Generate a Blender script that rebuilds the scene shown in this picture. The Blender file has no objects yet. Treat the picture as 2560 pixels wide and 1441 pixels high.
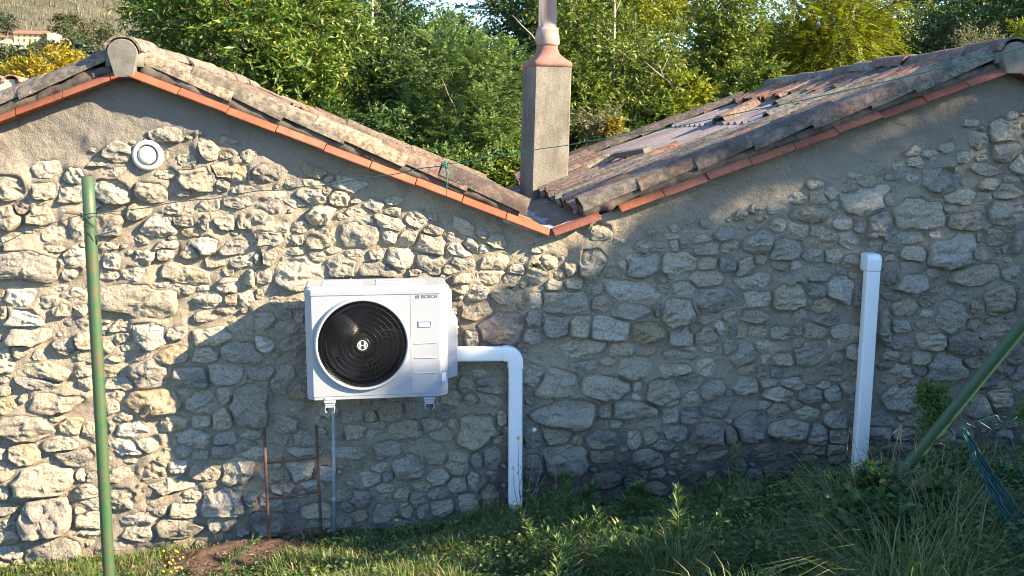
import bpy, bmesh, math, random
import numpy as np
from mathutils import Vector, Matrix, Euler

scene = bpy.context.scene
COL = scene.collection

# ------------------------------------------------------------------ camera
F_PX = 2400.0                       # focal length in photo pixels (photo is 2560 wide)
PITCH = math.radians(8.764)
YAW = math.radians(5.246)
cam_data = bpy.data.cameras.new('camera')
cam_data.sensor_fit = 'HORIZONTAL'
cam_data.sensor_width = 36.0
cam_data.lens = 36.0 * F_PX / 2560.0
cam_data.clip_start = 0.05
cam_data.clip_end = 5000.0
cam = bpy.data.objects.new('camera', cam_data)
COL.objects.link(cam)
cam.rotation_euler = (math.pi / 2 - PITCH, 0, -YAW)
cam.location = (0, 0, 0)
scene.camera = cam

# ------------------------------------------------------------------ sky, sun, exposure
SUN_TO = Vector((2.1, -1.0, 1.2)).normalized()      # direction from the scene to the sun
SUN_EL = math.asin(SUN_TO.z)
SUN_AZ = math.atan2(SUN_TO.x, SUN_TO.y)             # clockwise from +Y
world = bpy.data.worlds.new('World')
scene.world = world
world.use_nodes = True
wn = world.node_tree.nodes
wl = world.node_tree.links
wn.clear()
w_out = wn.new('ShaderNodeOutputWorld')
w_bg = wn.new('ShaderNodeBackground')
w_sky = wn.new('ShaderNodeTexSky')
w_sky.sky_type = 'NISHITA'
w_sky.sun_disc = False
w_sky.sun_elevation = SUN_EL
w_sky.sun_rotation = SUN_AZ
w_sky.air_density = 1.0
w_sky.dust_density = 0.0
w_sky.ozone_density = 4.0
w_bg.inputs['Strength'].default_value = 0.110
wl.new(w_sky.outputs['Color'], w_bg.inputs['Color'])
wl.new(w_bg.outputs['Background'], w_out.inputs['Surface'])

sun_data = bpy.data.lights.new('sun', 'SUN')
sun_data.energy = 5.0
sun_data.angle = math.radians(0.53)
sun_data.color = (1.0, 0.80, 0.54)
sun = bpy.data.objects.new('sun', sun_data)
COL.objects.link(sun)
sun.rotation_euler = SUN_TO.to_track_quat('Z', 'Y').to_euler()

scene.view_settings.view_transform = 'Standard'
scene.view_settings.look = 'None'
scene.view_settings.gamma = 1.0
scene.view_settings.use_curve_mapping = False
scene.view_settings.exposure = 2.2
scene.cycles.use_denoising = True
scene.cycles.denoiser = 'OPENIMAGEDENOISE'
scene.cycles.denoising_input_passes = 'RGB_ALBEDO_NORMAL'
scene.cycles.denoising_prefilter = 'ACCURATE'
scene.cycles.filter_width = 1.0
scene.cycles.sample_clamp_indirect = 4.0
scene.cycles.max_bounces = 6

# ------------------------------------------------------------------ helpers
RIGHT = np.array([math.cos(YAW), -math.sin(YAW), 0.0])
UP = np.array([math.sin(YAW) * math.sin(PITCH), math.cos(YAW) * math.sin(PITCH), math.cos(PITCH)])
FWD = np.array([math.sin(YAW) * math.cos(PITCH), math.cos(YAW) * math.cos(PITCH), -math.sin(PITCH)])

def P(px, py, d):
    """the place at depth Y = d that the photo shows at pixel (px, py)"""
    v = RIGHT * ((px - 1280.0) / F_PX) + UP * ((720.5 - py) / F_PX) + FWD
    return v * (d / v[1])

def V(px, py, d):
    return Vector(P(px, py, d))

WALL_Y = 6.10

def value_noise(x, y, z=None, seed=0):
    """smooth lattice noise in [-1, 1], vectorised"""
    if z is None:
        z = np.zeros_like(x)
    xi, yi, zi = np.floor(x).astype(np.int64), np.floor(y).astype(np.int64), np.floor(z).astype(np.int64)
    fx, fy, fz = x - xi, y - yi, z - zi
    fx, fy, fz = [f * f * f * (f * (f * 6 - 15) + 10) for f in (fx, fy, fz)]
    def h(a, b, c):
        n = (a * 374761393 + b * 668265263 + c * 2147483647 + seed * 144269504) & 0xffffffff
        n = ((n ^ (n >> 13)) * 1274126177) & 0xffffffff
        n = ((n ^ (n >> 16)) * 2246822519) & 0xffffffff
        return ((n ^ (n >> 15)) & 0xffff) / 32767.5 - 1.0
    r = 0
    for dx in (0, 1):
        wx = fx if dx else 1 - fx
        for dy in (0, 1):
            wy = fy if dy else 1 - fy
            for dz in (0, 1):
                wz = fz if dz else 1 - fz
                r = r + wx * wy * wz * h(xi + dx, yi + dy, zi + dz)
    return r

def fbm(x, y, z=None, octaves=4, seed=0, gain=0.5, ridged=False):
    r, a, f = 0, 1.0, 1.0
    for k in range(octaves):
        n = value_noise(x * f, y * f, None if z is None else z * f, seed + k * 17)
        if ridged:
            n = 1 - 2 * np.abs(n)
        r = r + a * n
        a *= gain
        f *= 2.03
    return r

def mesh_np(name, verts, faces_list, smooth=False):
    """verts (n,3); faces_list: list of int arrays (m,k), each its own polygon size"""
    me = bpy.data.meshes.new(name)
    verts = np.asarray(verts, dtype=np.float32)
    me.vertices.add(len(verts))
    me.vertices.foreach_set('co', verts.ravel())
    loops = np.concatenate([np.asarray(f, dtype=np.int32).ravel() for f in faces_list])
    totals = np.concatenate([np.full(len(f), np.asarray(f).shape[1], dtype=np.int32) for f in faces_list])
    starts = np.concatenate([[0], np.cumsum(totals)[:-1]]).astype(np.int32)
    me.loops.add(len(loops))
    me.loops.foreach_set('vertex_index', loops)
    me.polygons.add(len(totals))
    me.polygons.foreach_set('loop_start', starts)
    me.polygons.foreach_set('loop_total', totals)
    if smooth:
        me.polygons.foreach_set('use_smooth', np.ones(len(totals), dtype=bool))
    me.update(calc_edges=True)
    return me

def grid_faces(nu, nv, wrap_v=False):
    """quads for a grid stored row-major [nu][nv]"""
    i = np.arange(nu - 1)[:, None]
    j = np.arange(nv if wrap_v else nv - 1)[None, :]
    j2 = (j + 1) % nv
    a = (i * nv + j).ravel(); b = (i * nv + j2).ravel()
    c = ((i + 1) * nv + j2).ravel(); d = ((i + 1) * nv + j).ravel()
    return np.stack([a, b, c, d], axis=1)

class MB:
    """collects shapes that become ONE mesh"""
    def __init__(self):
        self.v, self.f = [], []
    def add(self, verts, faces):
        o = len(self.v)
        self.v += [tuple(map(float, p)) for p in verts]
        self.f += [tuple(i + o for i in f) for f in faces]
        return self
    def box(self, lo, hi, M=None):
        x0, y0, z0 = lo; x1, y1, z1 = hi
        vs = [(x0,y0,z0),(x1,y0,z0),(x1,y1,z0),(x0,y1,z0),(x0,y0,z1),(x1,y0,z1),(x1,y1,z1),(x0,y1,z1)]
        if M is not None:
            vs = [M @ Vector(p) for p in vs]
        return self.add(vs, [(0,3,2,1),(4,5,6,7),(0,1,5,4),(1,2,6,5),(2,3,7,6),(3,0,4,7)])
    def prism(self, ring_a, ring_b):
        """two matching closed rings joined into a capped solid"""
        n = len(ring_a)
        fs = [(i, (i + 1) % n, n + (i + 1) % n, n + i) for i in range(n)]
        fs += [tuple(range(n - 1, -1, -1)), tuple(range(n, 2 * n))]
        return self.add(list(ring_a) + list(ring_b), fs)
    def loft(self, rings, cap=True, closed=True):
        n = len(rings[0]); vs = [p for r in rings for p in r]; fs = []
        for k in range(len(rings) - 1):
            for i in range(n if closed else n - 1):
                j = (i + 1) % n
                fs.append((k*n + i, k*n + j, (k+1)*n + j, (k+1)*n + i))
        if cap:
            fs += [tuple(range(n - 1, -1, -1)), tuple(range((len(rings)-1)*n, len(rings)*n))]
        return self.add(vs, fs)
    def tube(self, pts, rad, sides=8, cap=True):
        pts = [Vector(p) for p in pts]
        rads = rad if hasattr(rad, '__len__') else [rad] * len(pts)
        rings = []; prev = None
        for i, p in enumerate(pts):
            t = (pts[min(i + 1, len(pts) - 1)] - pts[max(i - 1, 0)])
            if t.length < 1e-9: t = Vector((0, 0, 1))
            t.normalize()
            a = prev - t * prev.dot(t) if prev is not None else t.orthogonal()
            if a.length < 1e-6: a = t.orthogonal()
            a.normalize(); prev = a; b = t.cross(a)
            rings.append([p + (a * math.cos(2*math.pi*k/sides) + b * math.sin(2*math.pi*k/sides)) * rads[i] for k in range(sides)])
        return self.loft(rings, cap)
    def lathe(self, prof, M=None, n=32, cap=True):
        """profile [(r, h)] turned about local z"""
        rings = []
        for r, h in prof:
            ring = [Vector((r*math.cos(2*math.pi*k/n), r*math.sin(2*math.pi*k/n), h)) for k in range(n)]
            rings.append([M @ p for p in ring] if M is not None else ring)
        return self.loft(rings, cap)
    def mesh(self, name, smooth=False):
        me = bpy.data.meshes.new(name)
        me.from_pydata(self.v, [], self.f)
        bm = bmesh.new(); bm.from_mesh(me)
        bmesh.ops.recalc_face_normals(bm, faces=bm.faces)
        bm.to_mesh(me); bm.free()
        if smooth:
            me.polygons.foreach_set('use_smooth', np.ones(len(me.polygons), dtype=bool))
        me.update()
        return me
    def build(self, name, mat, parent=None, smooth=False, bevel=0, angle=None):
        return put(name, self.mesh(name, smooth), mat, parent, bevel, angle)

def put(name, me, mat, parent=None, bevel=0, angle=None):
    o = bpy.data.objects.new(name, me)
    COL.objects.link(o)
    if mat is not None and len(me.materials) == 0:
        me.materials.append(mat)
    if parent is not None:
        o.parent = parent
    if bevel:
        m = o.modifiers.new('bevel', 'BEVEL'); m.width = bevel; m.segments = 2
        m.limit_method = 'ANGLE'; m.angle_limit = math.radians(angle or 40)
        me.polygons.foreach_set('use_smooth', np.ones(len(me.polygons), dtype=bool))
        w = o.modifiers.new('normals', 'WEIGHTED_NORMAL'); w.keep_sharp = True
    return o

def tag(o, label=None, cat=None, group=None, kind=None):
    if label: o['label'] = label
    if cat: o['category'] = cat
    if group: o['group'] = group
    if kind: o['kind'] = kind
    return o

def thing(name, label, cat, loc=(0, 0, 0), rz=0.0, group=None):
    o = bpy.data.objects.new(name, None)
    COL.objects.link(o)
    o.empty_display_size = 0.1
    o.location = loc
    o.rotation_euler = (0, 0, rz)
    return tag(o, label, cat, group)

def inv(o):
    """lets children of a translated root be modelled in world coordinates"""
    return Matrix.Translation(-Vector(o.location))

def dup(root, loc, rz=0.0, label=None, group=None, scale=None):
    r = root.copy(); COL.objects.link(r)
    r.location = loc; r.rotation_euler = (0, 0, rz)
    if scale is not None: r.scale = (scale, scale, scale)
    if label: r['label'] = label
    if group: r['group'] = group
    for ch in list(root.children):
        c = ch.copy(); COL.objects.link(c); c.parent = r
        for g in list(ch.children):
            d = g.copy(); COL.objects.link(d); d.parent = c
    return r

# ------------------------------------------------------------------ materials
def new_mat(name):
    m = bpy.data.materials.new(name); m.use_nodes = True
    nt = m.node_tree
    return m, nt, nt.nodes['Principled BSDF']

class N:
    """short-hand for wiring nodes"""
    def __init__(self, nt): self.nt = nt
    def node(self, t, **kw):
        n = self.nt.nodes.new(t)
        for k, v in kw.items(): setattr(n, k, v)
        return n
    def link(self, a, b): self.nt.links.new(a, b)
    def coord(self, which='Object', scale=(1, 1, 1), rand=False):
        tc = self.node('ShaderNodeTexCoord'); mp = self.node('ShaderNodeMapping')
        mp.inputs['Scale'].default_value = scale
        self.link(tc.outputs[which], mp.inputs['Vector'])
        if rand:
            oi = self.node('ShaderNodeObjectInfo'); mu = self.node('ShaderNodeVectorMath', operation='SCALE')
            mu.inputs[0].default_value = (37.0, 91.0, 53.0)
            self.link(oi.outputs['Random'], mu.inputs['Scale']); self.link(mu.outputs[0], mp.inputs['Location'])
        return mp.outputs['Vector']
    def noise(self, vec, scale, detail=5, rough=0.55, out='Fac', dist=0.0):
        n = self.node('ShaderNodeTexNoise')
        n.inputs['Scale'].default_value = scale; n.inputs['Detail'].default_value = detail
        n.inputs['Roughness'].default_value = rough; n.inputs['Distortion'].default_value = dist
        self.link(vec, n.inputs['Vector']); return n.outputs[out]
    def ramp(self, fac, stops):
        n = self.node('ShaderNodeValToRGB'); e = n.color_ramp.elements
        while len(e) < len(stops): e.new(0.5)
        for k, (p, c) in enumerate(stops):
            e[k].position = p; e[k].color = (c[0], c[1], c[2], 1) if hasattr(c, '__len__') else (c, c, c, 1)
        self.link(fac, n.inputs['Fac']); return n.outputs['Color']
    def mix(self, fac, a, b, mode='MIX'):
        n = self.node('ShaderNodeMix', data_type='RGBA', blend_type=mode)
        for s, v in ((n.inputs[0], fac), (n.inputs[6], a), (n.inputs[7], b)):
            if isinstance(v, (int, float)): s.default_value = v
            elif isinstance(v, tuple): s.default_value = (v[0], v[1], v[2], 1)
            else: self.link(v, s)
        return n.outputs[2]
    def math(self, op, a, b=0.0):
        n = self.node('ShaderNodeMath', operation=op)
        for s, v in ((n.inputs[0], a), (n.inputs[1], b)):
            if isinstance(v, (int, float)): s.default_value = v
            else: self.link(v, s)
        return n.outputs[0]
    def bump(self, bsdf, height, strength=0.5, dist=0.01, prev=None):
        n = self.node('ShaderNodeBump')
        n.inputs['Strength'].default_value = strength; n.inputs['Distance'].default_value = dist
        self.link(height, n.inputs['Height'])
        if prev is not None: self.link(prev, n.inputs['Normal'])
        self.link(n.outputs['Normal'], bsdf.inputs['Normal']); return n.outputs['Normal']

def simple_mat(name, col, rough=0.6, metal=0.0, grime=0.0, grime_col=(0.1, 0.09, 0.07), scale=6.0, bump=0.0, spec=0.5):
    m, nt, b = new_mat(name); n = N(nt)
    b.inputs['Roughness'].default_value = rough; b.inputs['Metallic'].default_value = metal
    b.inputs['Specular IOR Level'].default_value = spec
    vec = n.coord('Object')
    f = n.noise(vec, scale, 6, 0.6)
    f2 = n.ramp(f, [(0.42, 0.0), (0.72, 1.0)])
    c = n.mix(n.math('MULTIPLY', f2, grime), tuple(col), tuple(grime_col))
    n.link(c, b.inputs['Base Color'])
    if bump:
        n.bump(b, n.noise(vec, scale * 8, 4, 0.6), bump, 0.004)
    return m

def make_stone_mat():
    m, nt, b = new_mat('granite_stone'); n = N(nt)
    vec = n.coord('Object', rand=True)
    oi = n.node('ShaderNodeObjectInfo')
    big = n.noise(vec, 9.0, 4, 0.6)
    c = n.mix(n.ramp(big, [(0.35, 0.0), (0.68, 1.0)]), oi.outputs['Color'], (0.42, 0.375, 0.295))
    c = n.mix(0.5, c, oi.outputs['Color'])
    speck = n.noise(vec, 75.0, 5, 0.75)
    c = n.mix(1.0, c, n.ramp(speck, [(0.30, 0.42), (0.48, 0.92), (0.68, 1.30)]), 'MULTIPLY')
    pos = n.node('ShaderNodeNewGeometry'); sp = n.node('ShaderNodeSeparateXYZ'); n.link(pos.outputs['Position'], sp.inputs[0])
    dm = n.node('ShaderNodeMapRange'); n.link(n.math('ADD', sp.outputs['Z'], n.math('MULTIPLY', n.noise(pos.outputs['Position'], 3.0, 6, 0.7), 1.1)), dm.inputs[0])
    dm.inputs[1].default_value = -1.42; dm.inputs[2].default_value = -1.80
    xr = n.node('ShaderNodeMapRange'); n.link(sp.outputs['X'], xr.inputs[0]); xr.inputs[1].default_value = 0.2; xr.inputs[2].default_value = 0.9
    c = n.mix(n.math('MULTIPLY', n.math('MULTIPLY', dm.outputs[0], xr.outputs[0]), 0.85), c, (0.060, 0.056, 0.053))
    rust = n.ramp(n.noise(vec, 5.0, 4, 0.6, dist=0.4), [(0.60, 0.0), (0.74, 0.55)])
    c = n.mix(rust, c, (0.36, 0.22, 0.10))
    dark = n.ramp(n.noise(vec, 16.0, 6, 0.7), [(0.30, 1.0), (0.43, 0.0)])
    c = n.mix(n.math('MULTIPLY', dark, 0.55), c, (0.10, 0.095, 0.085))
    n.link(c, b.inputs['Base Color'])
    b.inputs['Roughness'].default_value = 0.92; b.inputs['Specular IOR Level'].default_value = 0.25
    h = n.math('ADD', n.noise(vec, 38.0, 8, 0.72), n.math('MULTIPLY', n.noise(vec, 14.0, 5, 0.6, dist=0.7), 1.6))
    n.bump(b, h, 0.9, 0.022)
    return m

def make_mortar_mat():
    m, nt, b = new_mat('lime_mortar'); n = N(nt)
    vec = n.coord('Object')
    big = n.noise(vec, 1.3, 5, 0.6)
    c = n.ramp(big, [(0.30, (0.235, 0.204, 0.160)), (0.52, (0.295, 0.257, 0.200)), (0.72, (0.355, 0.31, 0.24))])
    c = n.mix(1.0, c, n.ramp(n.noise(vec, 60.0, 5, 0.7), [(0.28, 0.68), (0.5, 1.0), (0.75, 1.18)]), 'MULTIPLY')
    # grey render towards the gable tops, soot and damp at the foot
    sep = n.node('ShaderNodeSeparateXYZ'); n.link(vec, sep.inputs[0])
    top = n.math('ADD', sep.outputs['Z'], n.math('MULTIPLY', n.noise(vec, 1.8, 4), 0.5))
    grey = n.node('ShaderNodeMapRange'); n.link(top, grey.inputs[0])
    grey.inputs[1].default_value = -0.15; grey.inputs[2].default_value = 0.35
    c = n.mix(n.math('MULTIPLY', grey.outputs[0], 0.9), c, (0.185, 0.172, 0.152))
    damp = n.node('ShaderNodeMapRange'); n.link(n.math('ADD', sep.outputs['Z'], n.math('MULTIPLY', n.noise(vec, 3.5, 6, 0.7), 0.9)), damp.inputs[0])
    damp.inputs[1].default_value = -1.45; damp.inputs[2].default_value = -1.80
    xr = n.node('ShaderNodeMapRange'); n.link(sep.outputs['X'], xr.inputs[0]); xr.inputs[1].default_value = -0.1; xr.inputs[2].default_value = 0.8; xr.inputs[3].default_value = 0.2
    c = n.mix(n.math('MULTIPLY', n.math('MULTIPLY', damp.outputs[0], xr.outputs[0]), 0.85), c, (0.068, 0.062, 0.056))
    n.link(c, b.inputs['Base Color'])
    b.inputs['Roughness'].default_value = 0.95; b.inputs['Specular IOR Level'].default_value = 0.2
    h = n.math('ADD', n.noise(vec, 110.0, 6, 0.7), n.math('MULTIPLY', n.noise(vec, 30.0, 5, 0.6), 1.5))
    n.bump(b, h, 0.95, 0.014)
    return m

def make_tile_mat():
    m, nt, b = new_mat('weathered_terracotta'); n = N(nt)
    vec = n.coord('Object', rand=True)
    oi = n.node('ShaderNodeObjectInfo')
    c = n.mix(n.ramp(n.noise(vec, 7.0, 5, 0.65), [(0.40, 0.0), (0.62, 0.45)]), oi.outputs['Color'], (0.29, 0.24, 0.185))
    lich = n.ramp(n.noise(vec, 30.0, 8, 0.8), [(0.46, 0.0), (0.58, 1.0)])
    c = n.mix(n.math('MULTIPLY', lich, 0.80), c, (0.052, 0.045, 0.038))
    pale = n.ramp(n.noise(vec, 48.0, 6, 0.75), [(0.60, 0.0), (0.70, 0.8)])
    c = n.mix(pale, c, (0.36, 0.345, 0.28))
    n.link(c, b.inputs['Base Color'])
    b.inputs['Roughness'].default_value = 0.9; b.inputs['Specular IOR Level'].default_value = 0.25
    n.bump(b, n.math('ADD', n.noise(vec, 65.0, 6, 0.7), n.math('MULTIPLY', lich, 0.5)), 0.55, 0.008)
    return m

def make_leaf_mat(name, stops, trans=0.35, rough=0.5):
    m, nt, b = new_mat(name); n = N(nt)
    geo = n.node('ShaderNodeNewGeometry')
    c = n.ramp(geo.outputs['Random Per Island'], stops)
    n.link(c, b.inputs['Base Color'])
    b.inputs['Roughness'].default_value = rough; b.inputs['Specular IOR Level'].default_value = 0.35
    tr = n.node('ShaderNodeBsdfTranslucent'); hs = n.node('ShaderNodeHueSaturation')
    hs.inputs['Value'].default_value = 1.25; hs.inputs['Saturation'].default_value = 1.1
    n.link(c, hs.inputs['Color']); n.link(hs.outputs['Color'], tr.inputs['Color'])
    mx = n.node('ShaderNodeMixShader'); mx.inputs[0].default_value = trans
    out = nt.nodes['Material Output']
    n.link(b.outputs[0], mx.inputs[1]); n.link(tr.outputs[0], mx.inputs[2]); n.link(mx.outputs[0], out.inputs['Surface'])
    return m

M_STONE = make_stone_mat()
M_MORTAR = make_mortar_mat()
M_TILE = make_tile_mat()
def make_verge_mat():
    m, nt, b = new_mat('new_terracotta'); n = N(nt)
    vec = n.coord('Object'); oi = n.node('ShaderNodeObjectInfo')
    c = n.ramp(oi.outputs['Random'], [(0.0, (0.195, 0.062, 0.035)), (0.35, (0.255, 0.082, 0.042)), (0.7, (0.28, 0.100, 0.055)), (1.0, (0.22, 0.085, 0.055))])
    c = n.mix(1.0, c, n.ramp(n.noise(vec, 9.0, 5, 0.65), [(0.3, 0.72), (0.7, 1.15)]), 'MULTIPLY')
    c = n.mix(n.ramp(n.noise(vec, 32.0, 6, 0.75), [(0.54, 0.0), (0.68, 0.8)]), c, (0.085, 0.062, 0.048))
    c = n.mix(n.ramp(n.noise(vec, 13.0, 6, 0.7), [(0.64, 0.0), (0.74, 0.6)]), c, (0.33, 0.22, 0.16))
    n.link(c, b.inputs['Base Color']); b.inputs['Roughness'].default_value = 0.8; b.inputs['Specular IOR Level'].default_value = 0.25
    n.bump(b, n.noise(vec, 60.0, 5, 0.7), 0.4, 0.006)
    return m
M_VERGE = make_verge_mat()
M_BED = simple_mat('bedding_mortar', (0.10, 0.085, 0.07), 0.95, 0, 0.85, (0.025, 0.022, 0.019), 14.0, 0.9, 0.2)
M_PLUG = simple_mat('smooth_cement', (0.165, 0.158, 0.14), 0.92, 0, 0.8, (0.095, 0.088, 0.075), 14.0, 0.7, 0.2)
def make_sheet_mat():
    m, nt, b = new_mat('fibre_cement'); n = N(nt)
    vec = n.coord('Object', (0.55, 5.0, 0.55)); v2 = n.coord('Object')
    c = n.ramp(n.noise(vec, 2.2, 6, 0.65), [(0.30, (0.12, 0.105, 0.108)), (0.48, (0.205, 0.178, 0.178)), (0.70, (0.28, 0.24, 0.228))])
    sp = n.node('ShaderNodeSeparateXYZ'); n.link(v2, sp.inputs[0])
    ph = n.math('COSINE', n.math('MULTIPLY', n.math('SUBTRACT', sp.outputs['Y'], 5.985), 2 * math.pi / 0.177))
    trough_shade_dirt = n.ramp(n.math('ADD', ph, n.math('MULTIPLY', n.noise(vec, 6.0), 0.8)), [(0.0, 0.85), (0.55, 0.0)])  # valley shade between the waves painted into the colour, along with dirt
    c = n.mix(trough_shade_dirt, c, (0.05, 0.044, 0.042))
    c = n.mix(n.ramp(n.noise(v2, 24.0, 6, 0.75), [(0.55, 0.0), (0.68, 0.8)]), c, (0.062, 0.055, 0.052))
    n.link(c, b.inputs['Base Color']); b.inputs['Roughness'].default_value = 0.92; b.inputs['Specular IOR Level'].default_value = 0.2
    n.bump(b, n.noise(v2, 50.0, 6, 0.7), 0.6, 0.008)
    return m
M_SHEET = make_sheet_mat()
M_WOOD = simple_mat('old_timber', (0.16, 0.11, 0.07), 0.9)
M_WHITE = simple_mat('white_enamel', (0.27, 0.295, 0.335), 0.38, 0, 0.15, (0.235, 0.25, 0.28), 3.0)
M_TRUNK = simple_mat('white_pvc', (0.76, 0.77, 0.78), 0.42, 0, 0.15, (0.64, 0.65, 0.65), 4.0)
M_VENT = simple_mat('ivory_plastic', (0.45, 0.46, 0.41), 0.45, 0, 0.15, (0.6, 0.58, 0.48), 8.0)
M_BLACK = simple_mat('black_plastic', (0.008, 0.008, 0.010), 0.45, spec=0.3)
M_DARK = simple_mat('dark_cavity', (0.006, 0.006, 0.008), 0.6)
M_BLADE = simple_mat('fan_plastic', (0.022, 0.023, 0.030), 0.30)
M_PRINT = simple_mat('grey_print', (0.10, 0.10, 0.11), 0.5)
M_PRINT2 = simple_mat('silver_print', (0.62, 0.63, 0.64), 0.4)
M_STEEL = simple_mat('stainless_steel', (0.76, 0.86, 1.0), 0.30, 1.0, 0.1, (0.68, 0.76, 0.88), 4.0)
M_ZINC = simple_mat('zinc_plated_steel', (0.42, 0.42, 0.43), 0.45, 0.8, 0.3, (0.25, 0.2, 0.16), 20.0)
M_RUST = simple_mat('rusty_iron', (0.085, 0.055, 0.042), 0.85, 0.1, 0.9, (0.19, 0.085, 0.045), 26.0, 0.8)
M_GREYPIPE = simple_mat('grey_pvc', (0.28, 0.33, 0.38), 0.5)
M_GREEN = simple_mat('green_paint', (0.028, 0.082, 0.034), 0.5, 0, 0.8, (0.095, 0.066, 0.032), 26.0, 0.3)
M_WIRE = simple_mat('green_coated_wire', (0.015, 0.17, 0.11), 0.45)
M_DWIRE = simple_mat('weathered_wire', (0.03, 0.075, 0.06), 0.6)
def make_shaft_mat():
    m, nt, b = new_mat('chimney_cement'); n = N(nt)
    vec = n.coord('Object'); vs = n.coord('Object', (3.2, 3.2, 0.8))
    c = n.ramp(n.noise(vec, 4.0, 6, 0.65), [(0.3, (0.145, 0.134, 0.112)), (0.55, (0.20, 0.187, 0.158)), (0.75, (0.235, 0.217, 0.182))])
    c = n.mix(1.0, c, n.ramp(n.noise(vec, 120.0, 4, 0.8), [(0.32, 0.30), (0.45, 0.90), (0.7, 1.2)]), 'MULTIPLY')
    c = n.mix(n.math('MULTIPLY', n.ramp(n.noise(vs, 2.0, 6, 0.65), [(0.46, 0.0), (0.66, 1.0)]), 0.62), c, (0.060, 0.055, 0.046))
    n.link(c, b.inputs['Base Color']); b.inputs['Roughness'].default_value = 0.95; b.inputs['Specular IOR Level'].default_value = 0.2
    n.bump(b, n.noise(vec, 110.0, 5, 0.7), 0.8, 0.008)
    return m
M_CONC = make_shaft_mat()
M_CAP = simple_mat('pink_cement', (0.20, 0.108, 0.085), 0.9, 0, 0.7, (0.25, 0.17, 0.14), 9.0, 0.5, 0.2)
M_LIME = simple_mat('pale_plaster', (0.31, 0.265, 0.23), 0.9, 0, 0.75, (0.24, 0.15, 0.115), 16.0, 0.9, 0.2)
M_BARK = simple_mat('bark', (0.11, 0.085, 0.06), 0.95, 0, 0.6, (0.055, 0.045, 0.035), 18.0, 0.8, 0.2)
M_PALEBARK = simple_mat('pale_bark', (0.30, 0.26, 0.20), 0.95, 0, 0.5, (0.18, 0.15, 0.12), 12.0, 0.5, 0.2)
M_SOIL = simple_mat('bare_soil', (0.095, 0.066, 0.048), 1.0, 0, 0.7, (0.045, 0.034, 0.027), 12.0, 1.0, 0.1)
M_CREAM = simple_mat('cream_render', (0.44, 0.35, 0.21), 0.9, 0, 0.3, (0.38, 0.30, 0.18), 0.4)
M_OFFWHITE = simple_mat('offwhite_render', (0.44, 0.38, 0.29), 0.9, 0, 0.3, (0.36, 0.31, 0.23), 1.0)
M_REDROOF = simple_mat('far_roof_tiles', (0.27, 0.105, 0.07), 0.9, 0, 0.4, (0.21, 0.09, 0.06), 0.6)
M_WINDOW = simple_mat('dark_window', (0.09, 0.075, 0.06), 0.3)

# ------------------------------------------------------------------ ground and hill
def ground_z(x, y):
    """garden bank in front of the wall, level ground behind the house"""
    x = np.asarray(x, float); y = np.asarray(y, float)
    base = np.interp(x, [-60, -3.0, -1.2, 0.6, 2.2, 4.0, 9.0, 60], [-3.6, -2.72, -2.60, -2.48, -2.46, -2.36, -2.0, -0.8])
    front = base + 0.15 * np.clip(6.1 - y, -0.5, 8.0)
    back = -2.3 + 0.0 * x
    k = np.clip((y - 6.3) / 3.0, 0, 1)
    z = front * (1 - k) + back * k
    return z + 0.03 * value_noise(x * 1.7, y * 1.7, seed=3) + 0.015 * value_noise(x * 5, y * 5, seed=4)

def graded(lo, hi, c, n, p=2.6):
    t = np.linspace(-1, 1, n)
    s = np.sign(t) * np.abs(t) ** p
    return np.where(s < 0, c + s * (c - lo), c + s * (hi - c))

gx = graded(-400, 400, 0.3, 260); gy = graded(-200, 90, 5.0, 220)
GX, GY = np.meshgrid(gx, gy, indexing='ij')
GZ = ground_z(GX, GY)
ground_me = mesh_np('ground', np.stack([GX, GY, GZ], -1).reshape(-1, 3), [grid_faces(len(gx), len(gy))], True)
def make_ground_mat():
    m, nt, b = new_mat('earth_and_thatch'); n = N(nt)
    vec = n.coord('Object')
    c = n.ramp(n.noise(vec, 3.0, 6, 0.65), [(0.3, (0.030, 0.038, 0.014)), (0.52, (0.075, 0.070, 0.032)), (0.7, (0.095, 0.072, 0.045))])
    c = n.mix(1.0, c, n.ramp(n.noise(vec, 45.0, 5, 0.7), [(0.3, 0.5), (0.7, 1.3)]), 'MULTIPLY')
    n.link(c, b.inputs['Base Color']); b.inputs['Roughness'].default_value = 1.0
    b.inputs['Specular IOR Level'].default_value = 0.1
    n.bump(b, n.noise(vec, 40.0, 6, 0.7), 0.9, 0.02)
    return m
tag(put('ground', ground_me, make_ground_mat()), kind='structure')

def hill_tan(az):
    return np.interp(az, [-1.2, -0.45, -0.22, -0.05, 0.15, 0.6, 1.2], [0.27, 0.245, 0.205, 0.118, 0.075, 0.11, 0.13])
def hill_z(x, y):
    r = np.hypot(x, y); az = x / np.maximum(y, 1)
    e = np.interp(r, [70, 110, 180, 300, 430, 520, 700, 900], [-0.045, -0.035, 0.005, 0.045, 0.068, 0.095, 0.185, 0.245]) 
    e = np.where(e > 0, e * hill_tan(az) / 0.245, e)
    return r * e + 3.0 * value_noise(x * 0.012, y * 0.012, seed=9) * np.clip((r - 90) / 300, 0, 1)
ha = np.linspace(-1.25, 1.25, 150); hr = np.concatenate([np.linspace(72, 300, 50), np.linspace(306, 900, 90)])
HA, HR = np.meshgrid(ha, hr, indexing='ij')
HX, HY = HR * np.sin(HA), HR * np.cos(HA)
HZ = hill_z(HX, HY)
hill_me = mesh_np('hillside', np.stack([HX, HY, HZ], -1).reshape(-1, 3), [grid_faces(len(ha), len(hr))], True)
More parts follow.
